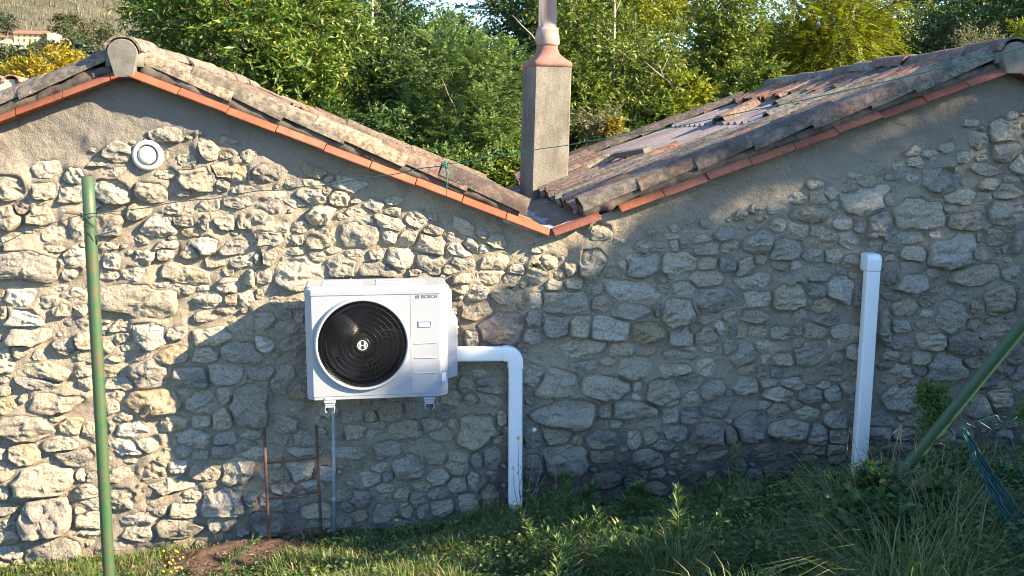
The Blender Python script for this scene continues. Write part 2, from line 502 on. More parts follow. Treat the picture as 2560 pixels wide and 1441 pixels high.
def make_hill_mat():
    m, nt, b = new_mat('dry_scrub_slope'); n = N(nt)
    vec = n.coord('Object')
    c = n.ramp(n.noise(vec, 0.03, 8, 0.7), [(0.34, (0.060, 0.070, 0.036)), (0.5, (0.110, 0.102, 0.070)), (0.68, (0.155, 0.136, 0.10))])
    v2 = n.coord('Object', (0.9, 0.9, 0.12))
    c = n.mix(1.0, c, n.ramp(n.noise(v2, 1.0, 5, 0.75), [(0.3, 0.55), (0.7, 1.35)]), 'MULTIPLY')
    n.link(c, b.inputs['Base Color']); b.inputs['Roughness'].default_value = 1.0
    b.inputs['Specular IOR Level'].default_value = 0.1
    n.bump(b, n.noise(vec, 0.5, 6, 0.8), 1.0, 1.2)
    return m
tag(put('hillside', hill_me, make_hill_mat()), kind='structure')

# ------------------------------------------------------------------ the stone house
house = thing('stone_house', 'low double gabled rubble stone house with old canal tile roofs meeting in a valley', 'house', (0.8, WALL_Y, -2.35))

SLAB_Y = 5.985                     # outer face of the verge tiles
def rake_point(px, py):
    p = P(px, py, SLAB_Y); return (p[0], p[2])
AP_L = rake_point(309, 189)        # underside of the verge course at the left gable top
VAL = rake_point(1379, 594)
AP_R = rake_point(2536, 180)
LE = rake_point(0, 303)
sl = (AP_L[1] - LE[1]) / (AP_L[0] - LE[0])
EAVE_L = (AP_L[0] - 2.62, AP_L[1] - 2.62 * sl)
EAVE_R = (AP_R[0] + 2.75, AP_R[1] - 2.75 * 0.39)
RL_X = [EAVE_L[0], AP_L[0], VAL[0], AP_R[0], EAVE_R[0]]
RL_Z = [EAVE_L[1], AP_L[1], VAL[1], AP_R[1], EAVE_R[1]]
def roofline(x):
    return np.interp(x, RL_X, RL_Z)

# stones of the wall: centre x, centre y, width, height (, tilt), read off the photograph region by region
STONES = [
 (0, 400, 3.0016, [(95,60,190,70),(350,75,240,120),(560,130,130,120),(75,210,180,180),(350,230,170,130),(540,250,200,140),(60,430,160,160),(180,360,130,90),(305,415,170,160),(860,240,220,180),(1140,240,230,130),(1460,150,260,150),(1760,90,260,140),(1680,180,100,100),(1840,215,190,70),(1390,250,150,40),(580,510,130,170),(420,550,190,110),(250,520,120,60),(820,490,240,130),(1042,400,165,120),(1310,370,110,90),(1410,385,90,70),(1180,490,270,140),(1370,460,170,100),(1440,540,150,70),(1530,460,110,110),(1690,470,190,100),(1830,460,120,100),(1810,320,210,90),(1560,340,150,90),(80,610,160,60),(210,795,440,220),(570,720,130,130),(420,660,170,60),(550,850,160,100),(120,920,240,60),(430,965,180,60),(160,1030,220,130),(380,1060,150,110),(560,1020,190,110),(460,1110,150,100),(600,1120,110,90),(840,760,120,150),(820,860,140,90),(820,645,120,60),(1090,730,130,110),(1240,710,100,110),(1020,860,150,110),(1430,700,130,80),(1390,850,390,130,-15),(1230,640,150,60),(1550,640,160,130),(1750,660,210,100),(1620,770,150,70),(1830,760,190,90),(1900,590,60,80),(1090,1060,640,240,-10),(1210,930,130,60),(1330,955,60,50),(1410,980,90,80),(1530,960,80,50),(1720,950,160,110),(1560,1050,210,110),(1740,1040,100,90),(1850,1030,120,110),(1880,880,80,120),(210,1180,320,130),(215,1325,300,140),(590,1240,180,90),(640,1340,140,140),(490,1390,160,110),(910,1250,130,100),(930,1330,140,100),(1120,1310,220,190),(1320,1300,140,90),(1540,1170,160,70),(1690,1130,120,70),(1590,1320,280,130,10),(990,1400,150,80),(1770,1250,150,90),(800,1400,100,100),(40,1150,60,100),(20,1000,50,60),(1240,115,190,60)]),
 (0, 0, 3.0016, [(1240,1010,220,100),(880,1150,180,150),(1700,1060,220,60,-25),(1550,1110,180,110,-40),(1410,1210,150,90),(750,1220,180,70),(1870,1180,110,110),(850,1290,260,80)]),
 (640, 400, 3.0016, [(60,110,200,130),(270,180,120,70),(425,95,190,80,-20),(545,145,90,50),(430,175,150,70),(745,200,370,85,-14),(130,260,180,60),(90,345,200,125),(430,280,220,120,-10),(295,320,180,70,-8),(610,290,140,100),(492,402,195,135),(530,235,70,70),(890,340,130,85,-15),(1030,390,150,70,-10),(1040,310,130,60),(740,400,170,70),(840,455,100,50),(650,430,90,60),(1003,478,205,120,-22),(768,562,340,175),(190,500,170,90),(310,500,120,110),(60,460,150,110),(110,582,225,130),(290,600,130,100),(512,617,250,110),(510,535,80,60),(570,675,130,60),(300,680,150,70),(96,715,105,155),(1000,560,130,110),(1140,580,130,110),(1310,640,210,140,-10),(1210,460,180,85,-20),(1320,520,140,80,-15),(1335,435,230,65,-18),(1570,505,180,85,-18),(1690,550,120,75,-22),(1450,570,60,70),(318,855,330,230,5),(460,720,130,95),(640,787,225,150),(740,710,140,85),(60,870,130,135),(20,740,60,110),(910,710,120,90),(900,815,270,100),(1085,750,210,140),(1300,770,220,130,-18),(1520,690,190,95,-18),(1550,770,210,100,-22),(1620,650,110,85,-28),(1710,670,80,60),(1765,765,200,110),(1800,600,140,90,-28),(1750,880,190,110),(1560,890,150,90),(1560,960,120,80),(1660,990,145,140),(1190,840,110,50),(1460,820,130,70),(110,985,110,80),(1860,1030,190,90),(160,1050,110,90),(270,1080,180,80),(230,1150,100,80),(330,1180,70,80),(70,1230,130,150),(210,1270,200,110),(290,1360,190,110),(60,1370,130,130),(1660,1130,200,130,15),(1620,1320,90,120),(30,1000,70,80)]),
 (1200, 400, 3.0016, [(178,1262,340,190),(385,1310,155,125),(560,1242,190,160),(642,1065,330,170),(752,1240,150,170),(965,1265,300,170),(905,1080,150,115),(1130,1130,290,120),(1145,985,390,150,-12),(860,960,125,90),(710,930,150,90),(560,940,130,80),(832,785,190,195),(1215,790,255,165,12),(1230,665,120,95),(1070,790,60,80),(1360,640,80,55),(1430,577,110,42),(1460,640,70,85),(1530,625,90,85),(1580,545,130,45),(1660,595,130,65),(1680,665,190,100,10),(1830,560,140,100),(1870,655,120,95),(1480,785,265,170,10),(1700,775,130,100),(1870,790,150,95),(1680,890,225,110),(1510,960,170,110),(1370,960,110,80),(1350,902,100,50),(1740,1055,270,175),(1470,1140,240,205,25),(1870,1170,110,80),(1690,1195,110,80),(1255,1295,255,155),(1500,1312,165,150),(1600,1260,80,75),(1700,1320,190,110),(1800,1265,80,110),(1885,1280,60,90),(730,1405,490,115),(1060,1410,235,95),(1560,1415,120,42),(1700,1420,110,60),(420,855,130,125),(280,820,110,70),(230,890,130,60),(200,1030,220,85,5),(680,820,110,100),(600,860,80,80),(400,1190,130,130),(420,1060,95,110),(900,540,140,120),(520,760,110,110),(1330,1110,60,120),(1880,1400,100,100),(990,850,170,90),(450,660,150,70)]),
 (1840, 480, 2.668, [(843,62,275,155),(508,142,265,112),(290,117,150,60),(420,45,105,72),(540,45,112,72),(650,95,62,55),(1020,50,92,82),(1200,145,320,200),(1420,112,100,60),(1480,40,190,85),(1520,190,210,112),(1800,150,220,170),(950,218,180,168),(700,205,150,90),(815,230,85,90),(275,222,112,85),(400,260,150,100),(562,292,172,122),(145,340,172,140),(745,317,115,102),(320,385,165,145),(925,335,72,62),(1150,300,165,82),(1340,285,180,60),(1435,400,280,205),(1600,410,95,92),(1180,410,152,82),(1130,502,140,65),(1700,290,130,112),(1620,300,52,82),(1890,330,90,130),(50,485,122,120),(295,492,112,62),(390,492,72,62),(520,430,162,75),(640,420,130,95),(160,450,82,62),(760,460,122,75),(530,547,152,92),(155,597,235,92),(345,567,72,72),(342,698,195,165),(150,712,165,102),(520,657,122,92),(690,650,152,135),(800,690,72,110),(1180,612,195,112),(1315,540,82,65),(1320,600,72,62),(1372,655,162,82),(1570,550,320,120),(1830,540,122,92),(1490,682,82,72),(1750,720,195,175),(1890,720,82,165),(1590,757,112,85),(1030,577,82,72),(1040,697,122,52),(1140,767,165,82),(1260,730,122,72),(1280,805,92,55),(1420,832,195,205),(1570,882,112,75),(1700,857,92,45),(1260,880,102,65),(570,762,182,92),(480,747,55,55),(130,827,205,95),(320,837,92,75),(410,820,92,105),(590,852,165,95),(145,937,135,82),(290,942,155,92),(400,920,85,65),(520,922,165,105),(710,942,175,105),(30,932,75,85),(50,1072,155,155),(175,1020,122,85),(310,1022,112,65),(405,1012,65,65),(480,1072,205,145),(645,1007,95,55),(300,1112,155,102),(190,1107,55,85),(660,1112,95,92),(640,1182,195,95),(770,1060,92,122),(975,935,92,210),(1100,900,122,75),(1090,1002,135,105),(1300,982,155,125),(1510,1002,195,175),(1780,912,145,65),(1640,955,75,45),(1690,1022,105,105),(1860,1062,122,155),(1020,1085,135,65),(1230,1107,155,75),(1120,1112,75,62),(1390,1162,235,160),(1570,1132,132,65),(1000,1152,92,55),(1090,1192,175,85),(1220,1187,112,52),(75,1187,122,85),(165,1207,75,92),(270,1197,155,85),(420,1192,65,45),(650,1242,95,45),(480,1247,112,55),(370,1272,152,92),(220,1267,112,62),(60,1282,155,95),(580,1282,112,55),(990,1247,75,52),(1100,1272,85,62),(290,1337,165,92),(480,1352,145,95),(640,1342,102,85),(400,1415,82,52),(190,1415,82,52),(1690,1242,185,105),(1820,1192,112,62),(1870,1282,102,75),(1080,1352,185,155),(750,1302,95,65)]),
 (1840, 0, 2.668, [(1780,875,150,130),(1825,772,80,50),(1600,942,112,92),(1790,1012,135,112),(1550,822,130,35),(1290,1032,122,62),(1395,987,112,62),(1180,1012,92,62),(1190,1082,92,82),(1500,1050,72,72),(1080,1112,82,62),(1050,1167,102,62),(950,1142,62,45),(1170,1187,102,82),(1310,1212,205,132),(1680,1137,195,72),(1885,1100,100,100),(1660,1232,155,75),(1480,1297,195,112),(1800,1285,155,100),(1820,1192,102,42),(1640,1322,92,75),(740,1247,112,82),(870,1217,95,72),(800,1172,92,42),(530,1227,102,62),(625,1287,75,82)]),
 (0, 860, 2.48, [(30,100,95,170),(140,40,120,72),(400,40,135,95),(240,70,65,62),(500,70,92,62),(305,170,310,120),(220,235,235,85,-5),(30,210,82,52),(30,290,82,52),(510,170,92,62),(530,245,85,75),(720,85,132,42),(700,175,132,62),(920,188,205,175),(1080,60,235,100,15),(850,70,130,82),(750,250,190,85),(730,300,112,52),(952,358,312,165),(380,375,415,130),(50,390,112,82),(150,340,55,62),(700,380,85,92),(160,520,350,145),(350,465,95,42),(450,510,155,102),(545,525,85,82),(840,530,212,100),(690,510,62,72),(770,450,122,62),(405,612,225,90),(470,700,245,105),(160,680,155,130),(20,680,55,62),(775,640,235,95,-18),(840,710,122,62),(920,610,135,110),(50,780,112,112),(285,845,365,175),(510,810,82,72),(540,910,145,92),(40,920,65,85),(570,820,62,72),(755,812,135,95),(960,785,135,112),(1055,866,240,95,10),(780,960,145,132),(560,990,132,75),(500,1030,75,62),(50,1010,135,92),(282,1062,335,212),(550,1090,165,110),(540,1170,155,62),(60,1120,112,62),(60,1190,132,92),(340,1290,305,165),(70,1290,152,72),(860,1080,185,85),(850,1170,205,92),(1130,1135,295,105),(980,1030,122,72),(1140,1030,152,92),(940,965,132,52),(1190,940,132,72),(1272,790,190,92),(1392,975,250,165),(1375,1110,175,100),(1030,680,95,72),(1145,665,82,82),(1240,680,102,62),(1110,755,122,82),(1190,205,215,125),(1400,190,215,115),(1270,60,135,92),(1500,50,205,122),(1150,300,85,62),(1250,360,185,132),(1395,310,92,102),(1545,372,200,255),(1070,485,205,102),(1380,465,112,122),(1250,480,122,82),(1210,580,205,115,-10),(1390,590,152,72),(1385,660,132,82),(1550,560,132,62),(1500,640,85,52),(1473,792,158,160),(1485,890,92,52),(1560,950,105,92),(700,1250,160,70)]),
 (600, 860, 2.48, [(150,180,195,82),(260,220,135,140),(370,300,122,100),(285,490,132,102),(60,560,130,62),(270,590,122,62),(390,580,112,82),(700,450,112,82),(815,450,75,72),(940,417,152,112),(1095,395,152,102),(1275,415,122,85),(860,500,105,52),(715,540,132,82),(840,555,132,62),(1015,517,205,102),(1185,495,132,72),(1250,567,155,72),(1330,500,65,72),(1455,528,235,190,5),(1230,627,175,52),(715,672,240,80),(908,652,172,122),(1055,612,62,62),(1110,640,52,52),(640,735,75,62),(720,750,112,62),(800,840,132,92),(920,820,65,85),(1045,755,195,140),(1210,697,132,92),(1355,732,142,142),(1470,712,102,92),(880,760,105,62),(1230,822,132,92),(1130,882,112,62),(1340,870,115,92),(1235,917,135,82),(1445,830,62,112),(890,892,152,72),(905,942,72,62),(1000,930,92,82),(755,945,132,132),(640,930,132,72),(1100,960,102,72),(1140,1022,72,102),(1255,1002,145,102),(1420,982,155,122),(1540,950,100,180),(935,1082,225,190),(1020,1030,90,110),(660,1010,112,62),(650,1102,105,62),(740,1062,102,62),(480,1030,155,92),(470,1110,152,72),(430,1200,142,92),(250,822,125,85),(390,775,145,130),(400,680,205,82),(270,892,135,92),(450,870,132,62),(530,800,112,92),(180,1092,195,130),(100,672,152,62),(210,692,102,62),(60,930,92,82),(190,962,165,82),(1490,187,85,45),(1530,232,122,92),(1400,250,85,82),(1530,332,152,120),(1440,340,92,62),(1300,330,110,90),(550,410,100,70),(600,560,90,60)]),
 (1200, 860, 2.48, [(870,42,195,100),(1030,42,112,52),(1200,65,245,82),(1395,45,100,92),(330,187,122,125),(480,235,225,190),(650,140,122,82),(570,130,55,42),(790,152,82,52),(790,112,92,52),(960,155,235,130),(1200,150,215,92),(1390,150,112,92),(778,262,292,142),(980,262,82,75),(970,322,85,52),(1118,290,205,192),(1290,220,155,82),(1420,272,145,115),(1300,332,112,92),(542,422,355,172),(770,412,92,95),(970,412,292,132),(755,492,92,52),(840,492,85,52),(1180,430,125,95),(1290,432,132,102),(1450,400,185,102),(462,562,175,112),(600,597,72,62),(760,590,215,112),(1050,565,92,95),(1130,622,115,72),(960,592,92,92),(1200,547,145,82),(1418,560,195,132),(1550,562,92,92),(1310,650,82,52),(1450,640,102,42),(530,702,275,172),(740,690,145,82),(1040,712,145,112),(1440,695,165,62),(798,845,172,112),(950,850,145,72),(700,952,132,82),(545,945,200,85),(890,1012,122,102),(990,970,112,92),(1100,802,92,62),(1090,892,152,72),(1010,800,62,32),(60,275,152,92),(60,340,152,82),(130,452,65,92),(40,530,112,162),(100,582,62,52),(60,702,112,112),(80,935,200,150),(330,560,105,122),(330,760,122,150)]),
 (1840, 860, 2.48, [(82,508,168,162),(320,535,222,105),(440,427,112,82),(255,412,122,72),(170,375,75,42),(510,567,112,112),(620,570,112,92),(620,470,132,92),(490,652,145,62),(610,650,102,72),(450,700,85,42),(340,660,75,72),(170,640,85,62),(240,780,152,82),(190,690,102,62),(30,740,62,82),(230,860,142,52),(120,800,92,52),(640,715,112,52),(600,800,122,62),(900,465,155,82),(890,550,135,112),(1020,555,145,72),(835,655,62,52),(1000,640,182,72),(1020,450,55,42),(980,332,195,155),(1260,540,122,122),(1500,380,132,112),(1630,330,152,122),(1590,620,172,72),(1370,630,92,72),(1660,550,132,62),(1720,500,102,62),(1735,182,100,85),(1740,250,92,52)]),
]
rng = np.random.default_rng(11)
PLASTER = [(-900, 470), (-300, 400), (0, 405), (150, 400), (300, 330), (420, 305), (520, 325), (700, 425), (900, 478), (1100, 555), (1250, 640), (1500, 600), (1650, 560), (1800, 530), (1950, 480), (2100, 440), (2200, 410), (2400, 320), (2560, 260), (3300, 330)]
def px_of(X, Z):
    p = np.array([X, WALL_Y, Z]); zc = p @ FWD
    return 1280 + F_PX * (p @ RIGHT) / zc, 720.5 - F_PX * (p @ UP) / zc

cen = []
for ox, oy, sc, lst in STONES:
    for s in lst:
        cx, cy = ox + s[0] / sc, oy + s[1] / sc
        w, h = s[2] / sc * 1.26, s[3] / sc * 1.27
        rot = math.radians(s[4]) if len(s) > 4 else rng.normal(0, 0.05)
        c = P(cx, cy, WALL_Y); k = np.linalg.norm(P(cx + 1, cy, WALL_Y) - P(cx - 1, cy, WALL_Y)) / 2
        a, b = w * k / 2, h * k / 2
        ok = True
        for (X, Z, A, B, R) in cen:
            dx, dz = c[0] - X, c[2] - Z
            if (dx / A) ** 2 + (dz / B) ** 2 < 0.42: ok = False; break
        if ok: cen.append((c[0], c[2], a, b, rot))
n_traced = len(cen)
# gaps and the stretches of wall outside the picture: smaller rubble
for it in range(16000):
    X = rng.uniform(EAVE_L[0] + 0.2, EAVE_R[0] - 0.2); Z = rng.uniform(-2.75, 0.3)
    px, py = px_of(X, Z)
    inside = -20 < px < 2580
    if py < np.interp(px, [q[0] for q in PLASTER], [q[1] for q in PLASTER]) + 12: continue
    if Z > roofline(X) - 0.16 or Z < ground_z(X, WALL_Y) - 0.12: continue
    a = rng.uniform(0.022, 0.062) if inside else rng.uniform(0.04, 0.14)
    b = a * rng.uniform(0.5, 0.85)
    C = np.array([(q[0], q[1], q[2], q[3]) for q in cen])
    if np.any(((C[:, 0] - X) / (C[:, 2] + a * 0.95)) ** 2 + ((C[:, 1] - Z) / (C[:, 3] + b * 0.95)) ** 2 < 1.0): continue
    cen.append((X, Z, a, b, rng.normal(0, 0.2)))
cen = np.array(cen)
NS = len(cen)

SEG = 44
th = np.linspace(0, 2 * np.pi, SEG, endpoint=False)
outl = np.zeros((NS, SEG)); heights = np.zeros(NS)
def ell_dist(i, px, pz):
    X, Z, a, b, r = cen[i]
    dx, dz = px - X, pz - Z; ca, sa = math.cos(r), math.sin(r)
    u, v = (dx * ca + dz * sa) / a, (-dx * sa + dz * ca) / b
    return (np.abs(u) ** 2.5 + np.abs(v) ** 2.5) ** (1 / 2.5)
for i in range(NS):
    X, Z, a, b, r = cen[i]
    ca, sa = np.cos(th - r), np.sin(th - r)
    p = rng.uniform(2.6, 4.6)
    rad = 1.0 / ((np.abs(ca) / a) ** p + (np.abs(sa) / b) ** p) ** (1 / p)
    # irregular outline: a few cut corners and lobes
    lob = 1 + sum(rng.normal(0, 0.060 / k ** 0.55) * np.cos(k * th + rng.uniform(0, 6.28)) for k in range(2, 8))
    for _ in range(rng.integers(2, 6)):
        phi = rng.uniform(0, 6.28); cutd = rng.uniform(0.74, 1.0) * np.interp(phi % 6.283, th, rad)
        cosv = np.cos(th - phi)
        lim = np.where(cosv > 0.15, cutd / np.maximum(cosv, 0.15), 9)
        rad = np.minimum(rad, lim)
    rad = rad * lob
    near = [j for j in range(NS) if j != i and abs(cen[j, 0] - X) < a + cen[j, 2] + 0.05 and abs(cen[j, 1] - Z) < b * 1.3 + cen[j, 3] * 1.3 + 0.05]
    ts = np.linspace(0.2, 1.3, 26)[:, None]
    ppx = X + ts * rad * np.cos(th); ppz = Z + ts * rad * np.sin(th)
    di = ell_dist(i, ppx, ppz)
    okm = np.ones_like(di, bool)
    for j in near:
        okm &= di + 0.07 < ell_dist(j, ppx, ppz)
    first_bad = np.where(okm.all(0), 26, np.argmin(okm, axis=0))
    tmax = ts[np.clip(first_bad - 1, 0, 25), 0]
    tmax = np.minimum(np.where(first_bad == 0, 0.2, tmax), 1.07 if i < n_traced else 1.0)
    outl[i] = np.maximum(rad * tmax - 0.003, 0.012)
    heights[i] = np.clip(0.70 * b, 0.022, 0.078) * rng.uniform(0.7, 1.3)

PAL = [((0.365, 0.322, 0.25), 5), ((0.33, 0.302, 0.25), 5), ((0.385, 0.335, 0.245), 4), ((0.27, 0.25, 0.22), 3.5), ((0.215, 0.20, 0.18), 2.0), ((0.315, 0.262, 0.195), 2.2), ((0.34, 0.265, 0.165), 0.45), ((0.26, 0.215, 0.195), 0.7), ((0.43, 0.405, 0.35), 2)]
pw = np.array([p[1] for p in PAL]); pw = pw / pw.sum()

RINGS = np.array([0.0, 0.16, 0.32, 0.47, 0.60, 0.71, 0.80, 0.87, 0.92, 0.96, 0.985, 1.0, 1.02])
def stone_geom(i):
    X, Z, a, b, r = cen[i]
    H = heights[i]; rs = np.random.default_rng(1000 + i)
    rr = RINGS[1:, None] * outl[i][None, :]
    # soften outline towards the middle
    mean = outl[i].mean()
    lx = rr * np.cos(th); lz = rr * np.sin(th)
    rho = np.broadcast_to(RINGS[1:, None], rr.shape)
    h = H * np.clip(1 - rho ** rs.uniform(6, 14), 0, 1) ** 0.5
    for _ in range(rs.integers(3, 7)):
        phi = rs.uniform(0, 6.28); s = rs.uniform(0.10, 0.95); c = rs.uniform(0.72, 1.15)
        pl = H * (c - s * (lx * np.cos(phi) / a + lz * np.sin(phi) / b) * 0.9)
        h = np.minimum(h, pl)
    h = h * np.clip(1.0 - rs.uniform(0.15, 0.5) * lz / b - rs.normal(0, 0.12) * lx / a, 0.68, 1.5)
    wx, wz = X + lx, Z + lz
    fade = np.clip((1.02 - rho) * 6, 0.15, 1)
    tilt = rs.normal(0, 0.35)
    ux, uz = wx * np.cos(tilt) + wz * np.sin(tilt), wz * np.cos(tilt) - wx * np.sin(tilt)
    strat = fbm(ux * 9, uz * 26, octaves=3, seed=i, ridged=True)
    h = h + fade * (0.17 * H * strat + 0.0055 * fbm(wx * 38, wz * 48, octaves=3, seed=i + 5, gain=0.6))
    h = np.maximum(h, 0.002)
    h[-2] = -0.004; h[-1] = -0.025
    h0 = np.mean(h[0]) + rs.normal(0, 0.06 * H)
    verts = np.concatenate([[[0, -h0, 0]], np.stack([lx, -h, lz], -1).reshape(-1, 3)])
    nr = len(RINGS) - 1
    quads = grid_faces(nr, SEG, True) + 1
    k = np.arange(SEG)
    tris = np.stack([np.zeros(SEG, int), 1 + k, 1 + (k + 1) % SEG], 1)
    tris = tris[:, ::-1]
    return verts, quads[:, ::-1], tris[:, ::-1]
def flip_check(v, t):
    e = np.cross(v[t[0][1]] - v[t[0][0]], v[t[0][2]] - v[t[0][0]]); return e[1] < 0

def tint_of(i):
    rs = np.random.default_rng(5000 + i)
    c = np.array(PAL[rs.choice(len(PAL), p=pw)][0]) * rs.uniform(0.72, 1.18)
    return c
def set_tint(me, cols):
    at = me.color_attributes.new('tint', 'FLOAT_COLOR', 'POINT')
    at.data.foreach_set('color', np.concatenate([cols, np.ones((len(cols), 1))], 1).astype(np.float32).ravel())

# mortar sheet: a fine relief that rises round the stones
RES = 0.0135
mx = np.arange(EAVE_L[0] + 0.12, EAVE_R[0] - 0.12, RES); mz = np.arange(-3.05, 0.64, RES)
MX, MZ = np.meshgrid(mx, mz, indexing='ij')
MH = -0.002 + 0.010 * fbm(MX * 2.2, MZ * 2.8, octaves=3, seed=50) + 0.0065 * fbm(MX * 11, MZ * 13, octaves=3, seed=60) + 0.0022 * fbm(MX * 33, MZ * 36, octaves=2, seed=64)
PXg, PYg = px_of(0, 0)
def blend_stone(i):
    X, Z, a, b, r = cen[i]
    R = outl[i].max() + 0.09
    i0, i1 = np.searchsorted(mx, [X - R, X + R]); j0, j1 = np.searchsorted(mz, [Z - R, Z + R])
    if i1 <= i0 or j1 <= j0: return
    sx, sz = MX[i0:i1, j0:j1] - X, MZ[i0:i1, j0:j1] - Z
    d = np.hypot(sx, sz); ang = np.arctan2(sz, sx) % (2 * np.pi)
    q = d - np.interp(ang, np.append(th, 2 * np.pi), np.append(outl[i], outl[i][0]))
    rs = np.random.default_rng(9000 + i)
    updir = np.clip(np.sin(ang + rs.normal(0, 0.35)), -1, 1)
    flush = rs.uniform() < 0.22
    amp = heights[i] * ((rs.uniform(0.25, 0.55) if flush else rs.uniform(-0.14, 0.08)) + rs.uniform(0.25, 0.70) * np.clip(updir + 0.15, 0, 1) ** 0.8)
    amp = np.minimum(amp, 0.72 * heights[i])
    amp = amp * np.clip(1 + 0.8 * value_noise(MX[i0:i1, j0:j1] * 9, MZ[i0:i1, j0:j1] * 9, seed=77), 0.1, 1.2)
    out = amp * np.exp(-(np.clip(q, 0, None) / (0.026 + 0.038 * np.clip(updir, 0, 1))) ** 1.5)
    ins = amp * np.clip(1 + q / 0.022, -1.5, 1)
    upd = np.where(q > 0, out, ins)
    cur = MS[i0:i1, j0:j1]
    MS[i0:i1, j0:j1] = np.where(q > 0, np.maximum(cur, upd), np.where(cur > 900, upd, np.minimum(upd, np.maximum(cur, upd))))
MS = np.zeros_like(MX)
for i in range(NS): blend_stone(i)
MH = np.where(MS < 0, MS - 0.004, MH + MS)
ZC = np.minimum(MZ, roofline(MX) + 0.02)
gq = grid_faces(len(mx), len(mz))
keep = (MZ.ravel()[gq].min(1) < roofline(MX.ravel()[gq]).max(1) + 0.02) & (MZ.ravel()[gq].max(1) > -2.98)
wall_me = mesh_np('wall', np.stack([MX, WALL_Y - MH, ZC], -1).reshape(-1, 3), [gq[keep]], True)
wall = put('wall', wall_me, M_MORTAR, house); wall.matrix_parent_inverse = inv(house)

# material of the stones reads each stone's own tint
_nt = M_STONE.node_tree
for nd in list(_nt.nodes):
    if nd.bl_idname == 'ShaderNodeObjectInfo':
        outs = [(l.to_socket) for l in nd.outputs['Color'].links]
        if outs:
            at = _nt.nodes.new('ShaderNodeAttribute'); at.attribute_name = 'tint'
            for s in outs: _nt.links.new(at.outputs['Color'], s)

area = np.pi * outl.mean(1) ** 2
pxs = np.array([px_of(c[0], c[1]) for c in cen])
inframe = (pxs[:, 0] > -25) & (pxs[:, 0] < 2585) & (pxs[:, 1] < 1420)
order = np.argsort(-np.where(inframe, area, 0))
big = set(order[:298].tolist())
JV, JQ, JT, JC = [], [], [], []
off = 0
for i in range(NS):
    v, q, t = stone_geom(i)
    if not flip_check(v, t): q, t = q[:, ::-1], t[:, ::-1]
    col = np.tile(tint_of(i), (len(v), 1))
    if i in big:
        me = mesh_np('stone', v, [q, t], False); set_tint(me, col)
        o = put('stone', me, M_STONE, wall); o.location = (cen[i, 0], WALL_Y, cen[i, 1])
    else:
        JV.append(v + np.array([cen[i, 0], WALL_Y, cen[i, 1]])); JQ.append(q + off); JT.append(t + off); JC.append(col); off += len(v)
me = mesh_np('rubble_stones', np.concatenate(JV), [np.concatenate(JQ), np.concatenate(JT)], False)
set_tint(me, np.concatenate(JC))
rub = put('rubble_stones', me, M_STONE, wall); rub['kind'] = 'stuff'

# rear and side walls, so the house is closed
BACK_Y = 10.45
mb = MB()
fr = [(x, z) for x, z in zip(RL_X, RL_Z)]
poly = [(RL_X[0] + 0.15, -3.0)] + [(max(RL_X[0] + 0.15, min(RL_X[-1] - 0.15, x)), z) for x, z in fr] + [(RL_X[-1] - 0.15, -3.0)]
mb.prism([(x, WALL_Y + 0.06, z - 0.01) for x, z in poly], [(x, BACK_Y, z - 0.01) for x, z in poly])
o = mb.build('rear_wall', M_MORTAR, house); o.matrix_parent_inverse = inv(house)
print('stones', n_traced, NS)

# ------------------------------------------------------------------ roofs
def canal_tile_mesh(seed, L=0.47, r0=0.098, r1=0.080, t=0.014, nL=9, nA=12):
    """half-round clay tile, wide end at x=0 (downhill)"""
    rs = np.random.default_rng(seed)
    x = np.linspace(0, L, nL); a = np.linspace(math.radians(4), math.radians(176), nA)
    X, A = np.meshgrid(x, a, indexing='ij')
    def shell(dr, sd):
        R = r0 + (r1 - r0) * X / L + dr + 0.0013 * fbm(X * 14 + sd, A * 2.5, octaves=3, seed=seed)
        edge = 0.010 * value_noise(A * 3.0, A * 0 + seed, seed=seed) * ((X < 0.001) * 1.0)
        return np.stack([X + edge, R * np.cos(A), R * np.sin(A) * 0.86], -1).reshape(-1, 3)
    out, inn = shell(0, 0), shell(-t, 0)
    nv = nL * nA
    fo = grid_faces(nL, nA); fi = fo[:, ::-1] + nv
    def strip(idx):
        idx = np.array(idx); return np.stack([idx[:-1], idx[1:], idx[1:] + nv, idx[:-1] + nv], 1)
    e = [strip([k for k in range(nA)]), strip([(nL - 1) * nA + k for k in range(nA)])[:, ::-1],
         strip([k * nA for k in range(nL)])[:, ::-1], strip([k * nA + nA - 1 for k in range(nL)])]
    me = mesh_np('canal_tile', np.concatenate([out, inn]), [fo, fi] + e, True)
    bm = bmesh.new(); bm.from_mesh(me); bmesh.ops.recalc_face_normals(bm, faces=bm.faces); bm.to_mesh(me); bm.free()
    me.set_sharp_from_angle(angle=math.radians(38))
    me.materials.append(M_TILE)
    return me
TILE_MESH = [canal_tile_mesh(s) for s in range(6)]
RIDGE_MESH = [canal_tile_mesh(20 + s, 0.50, 0.112, 0.100, 0.015) for s in range(4)]

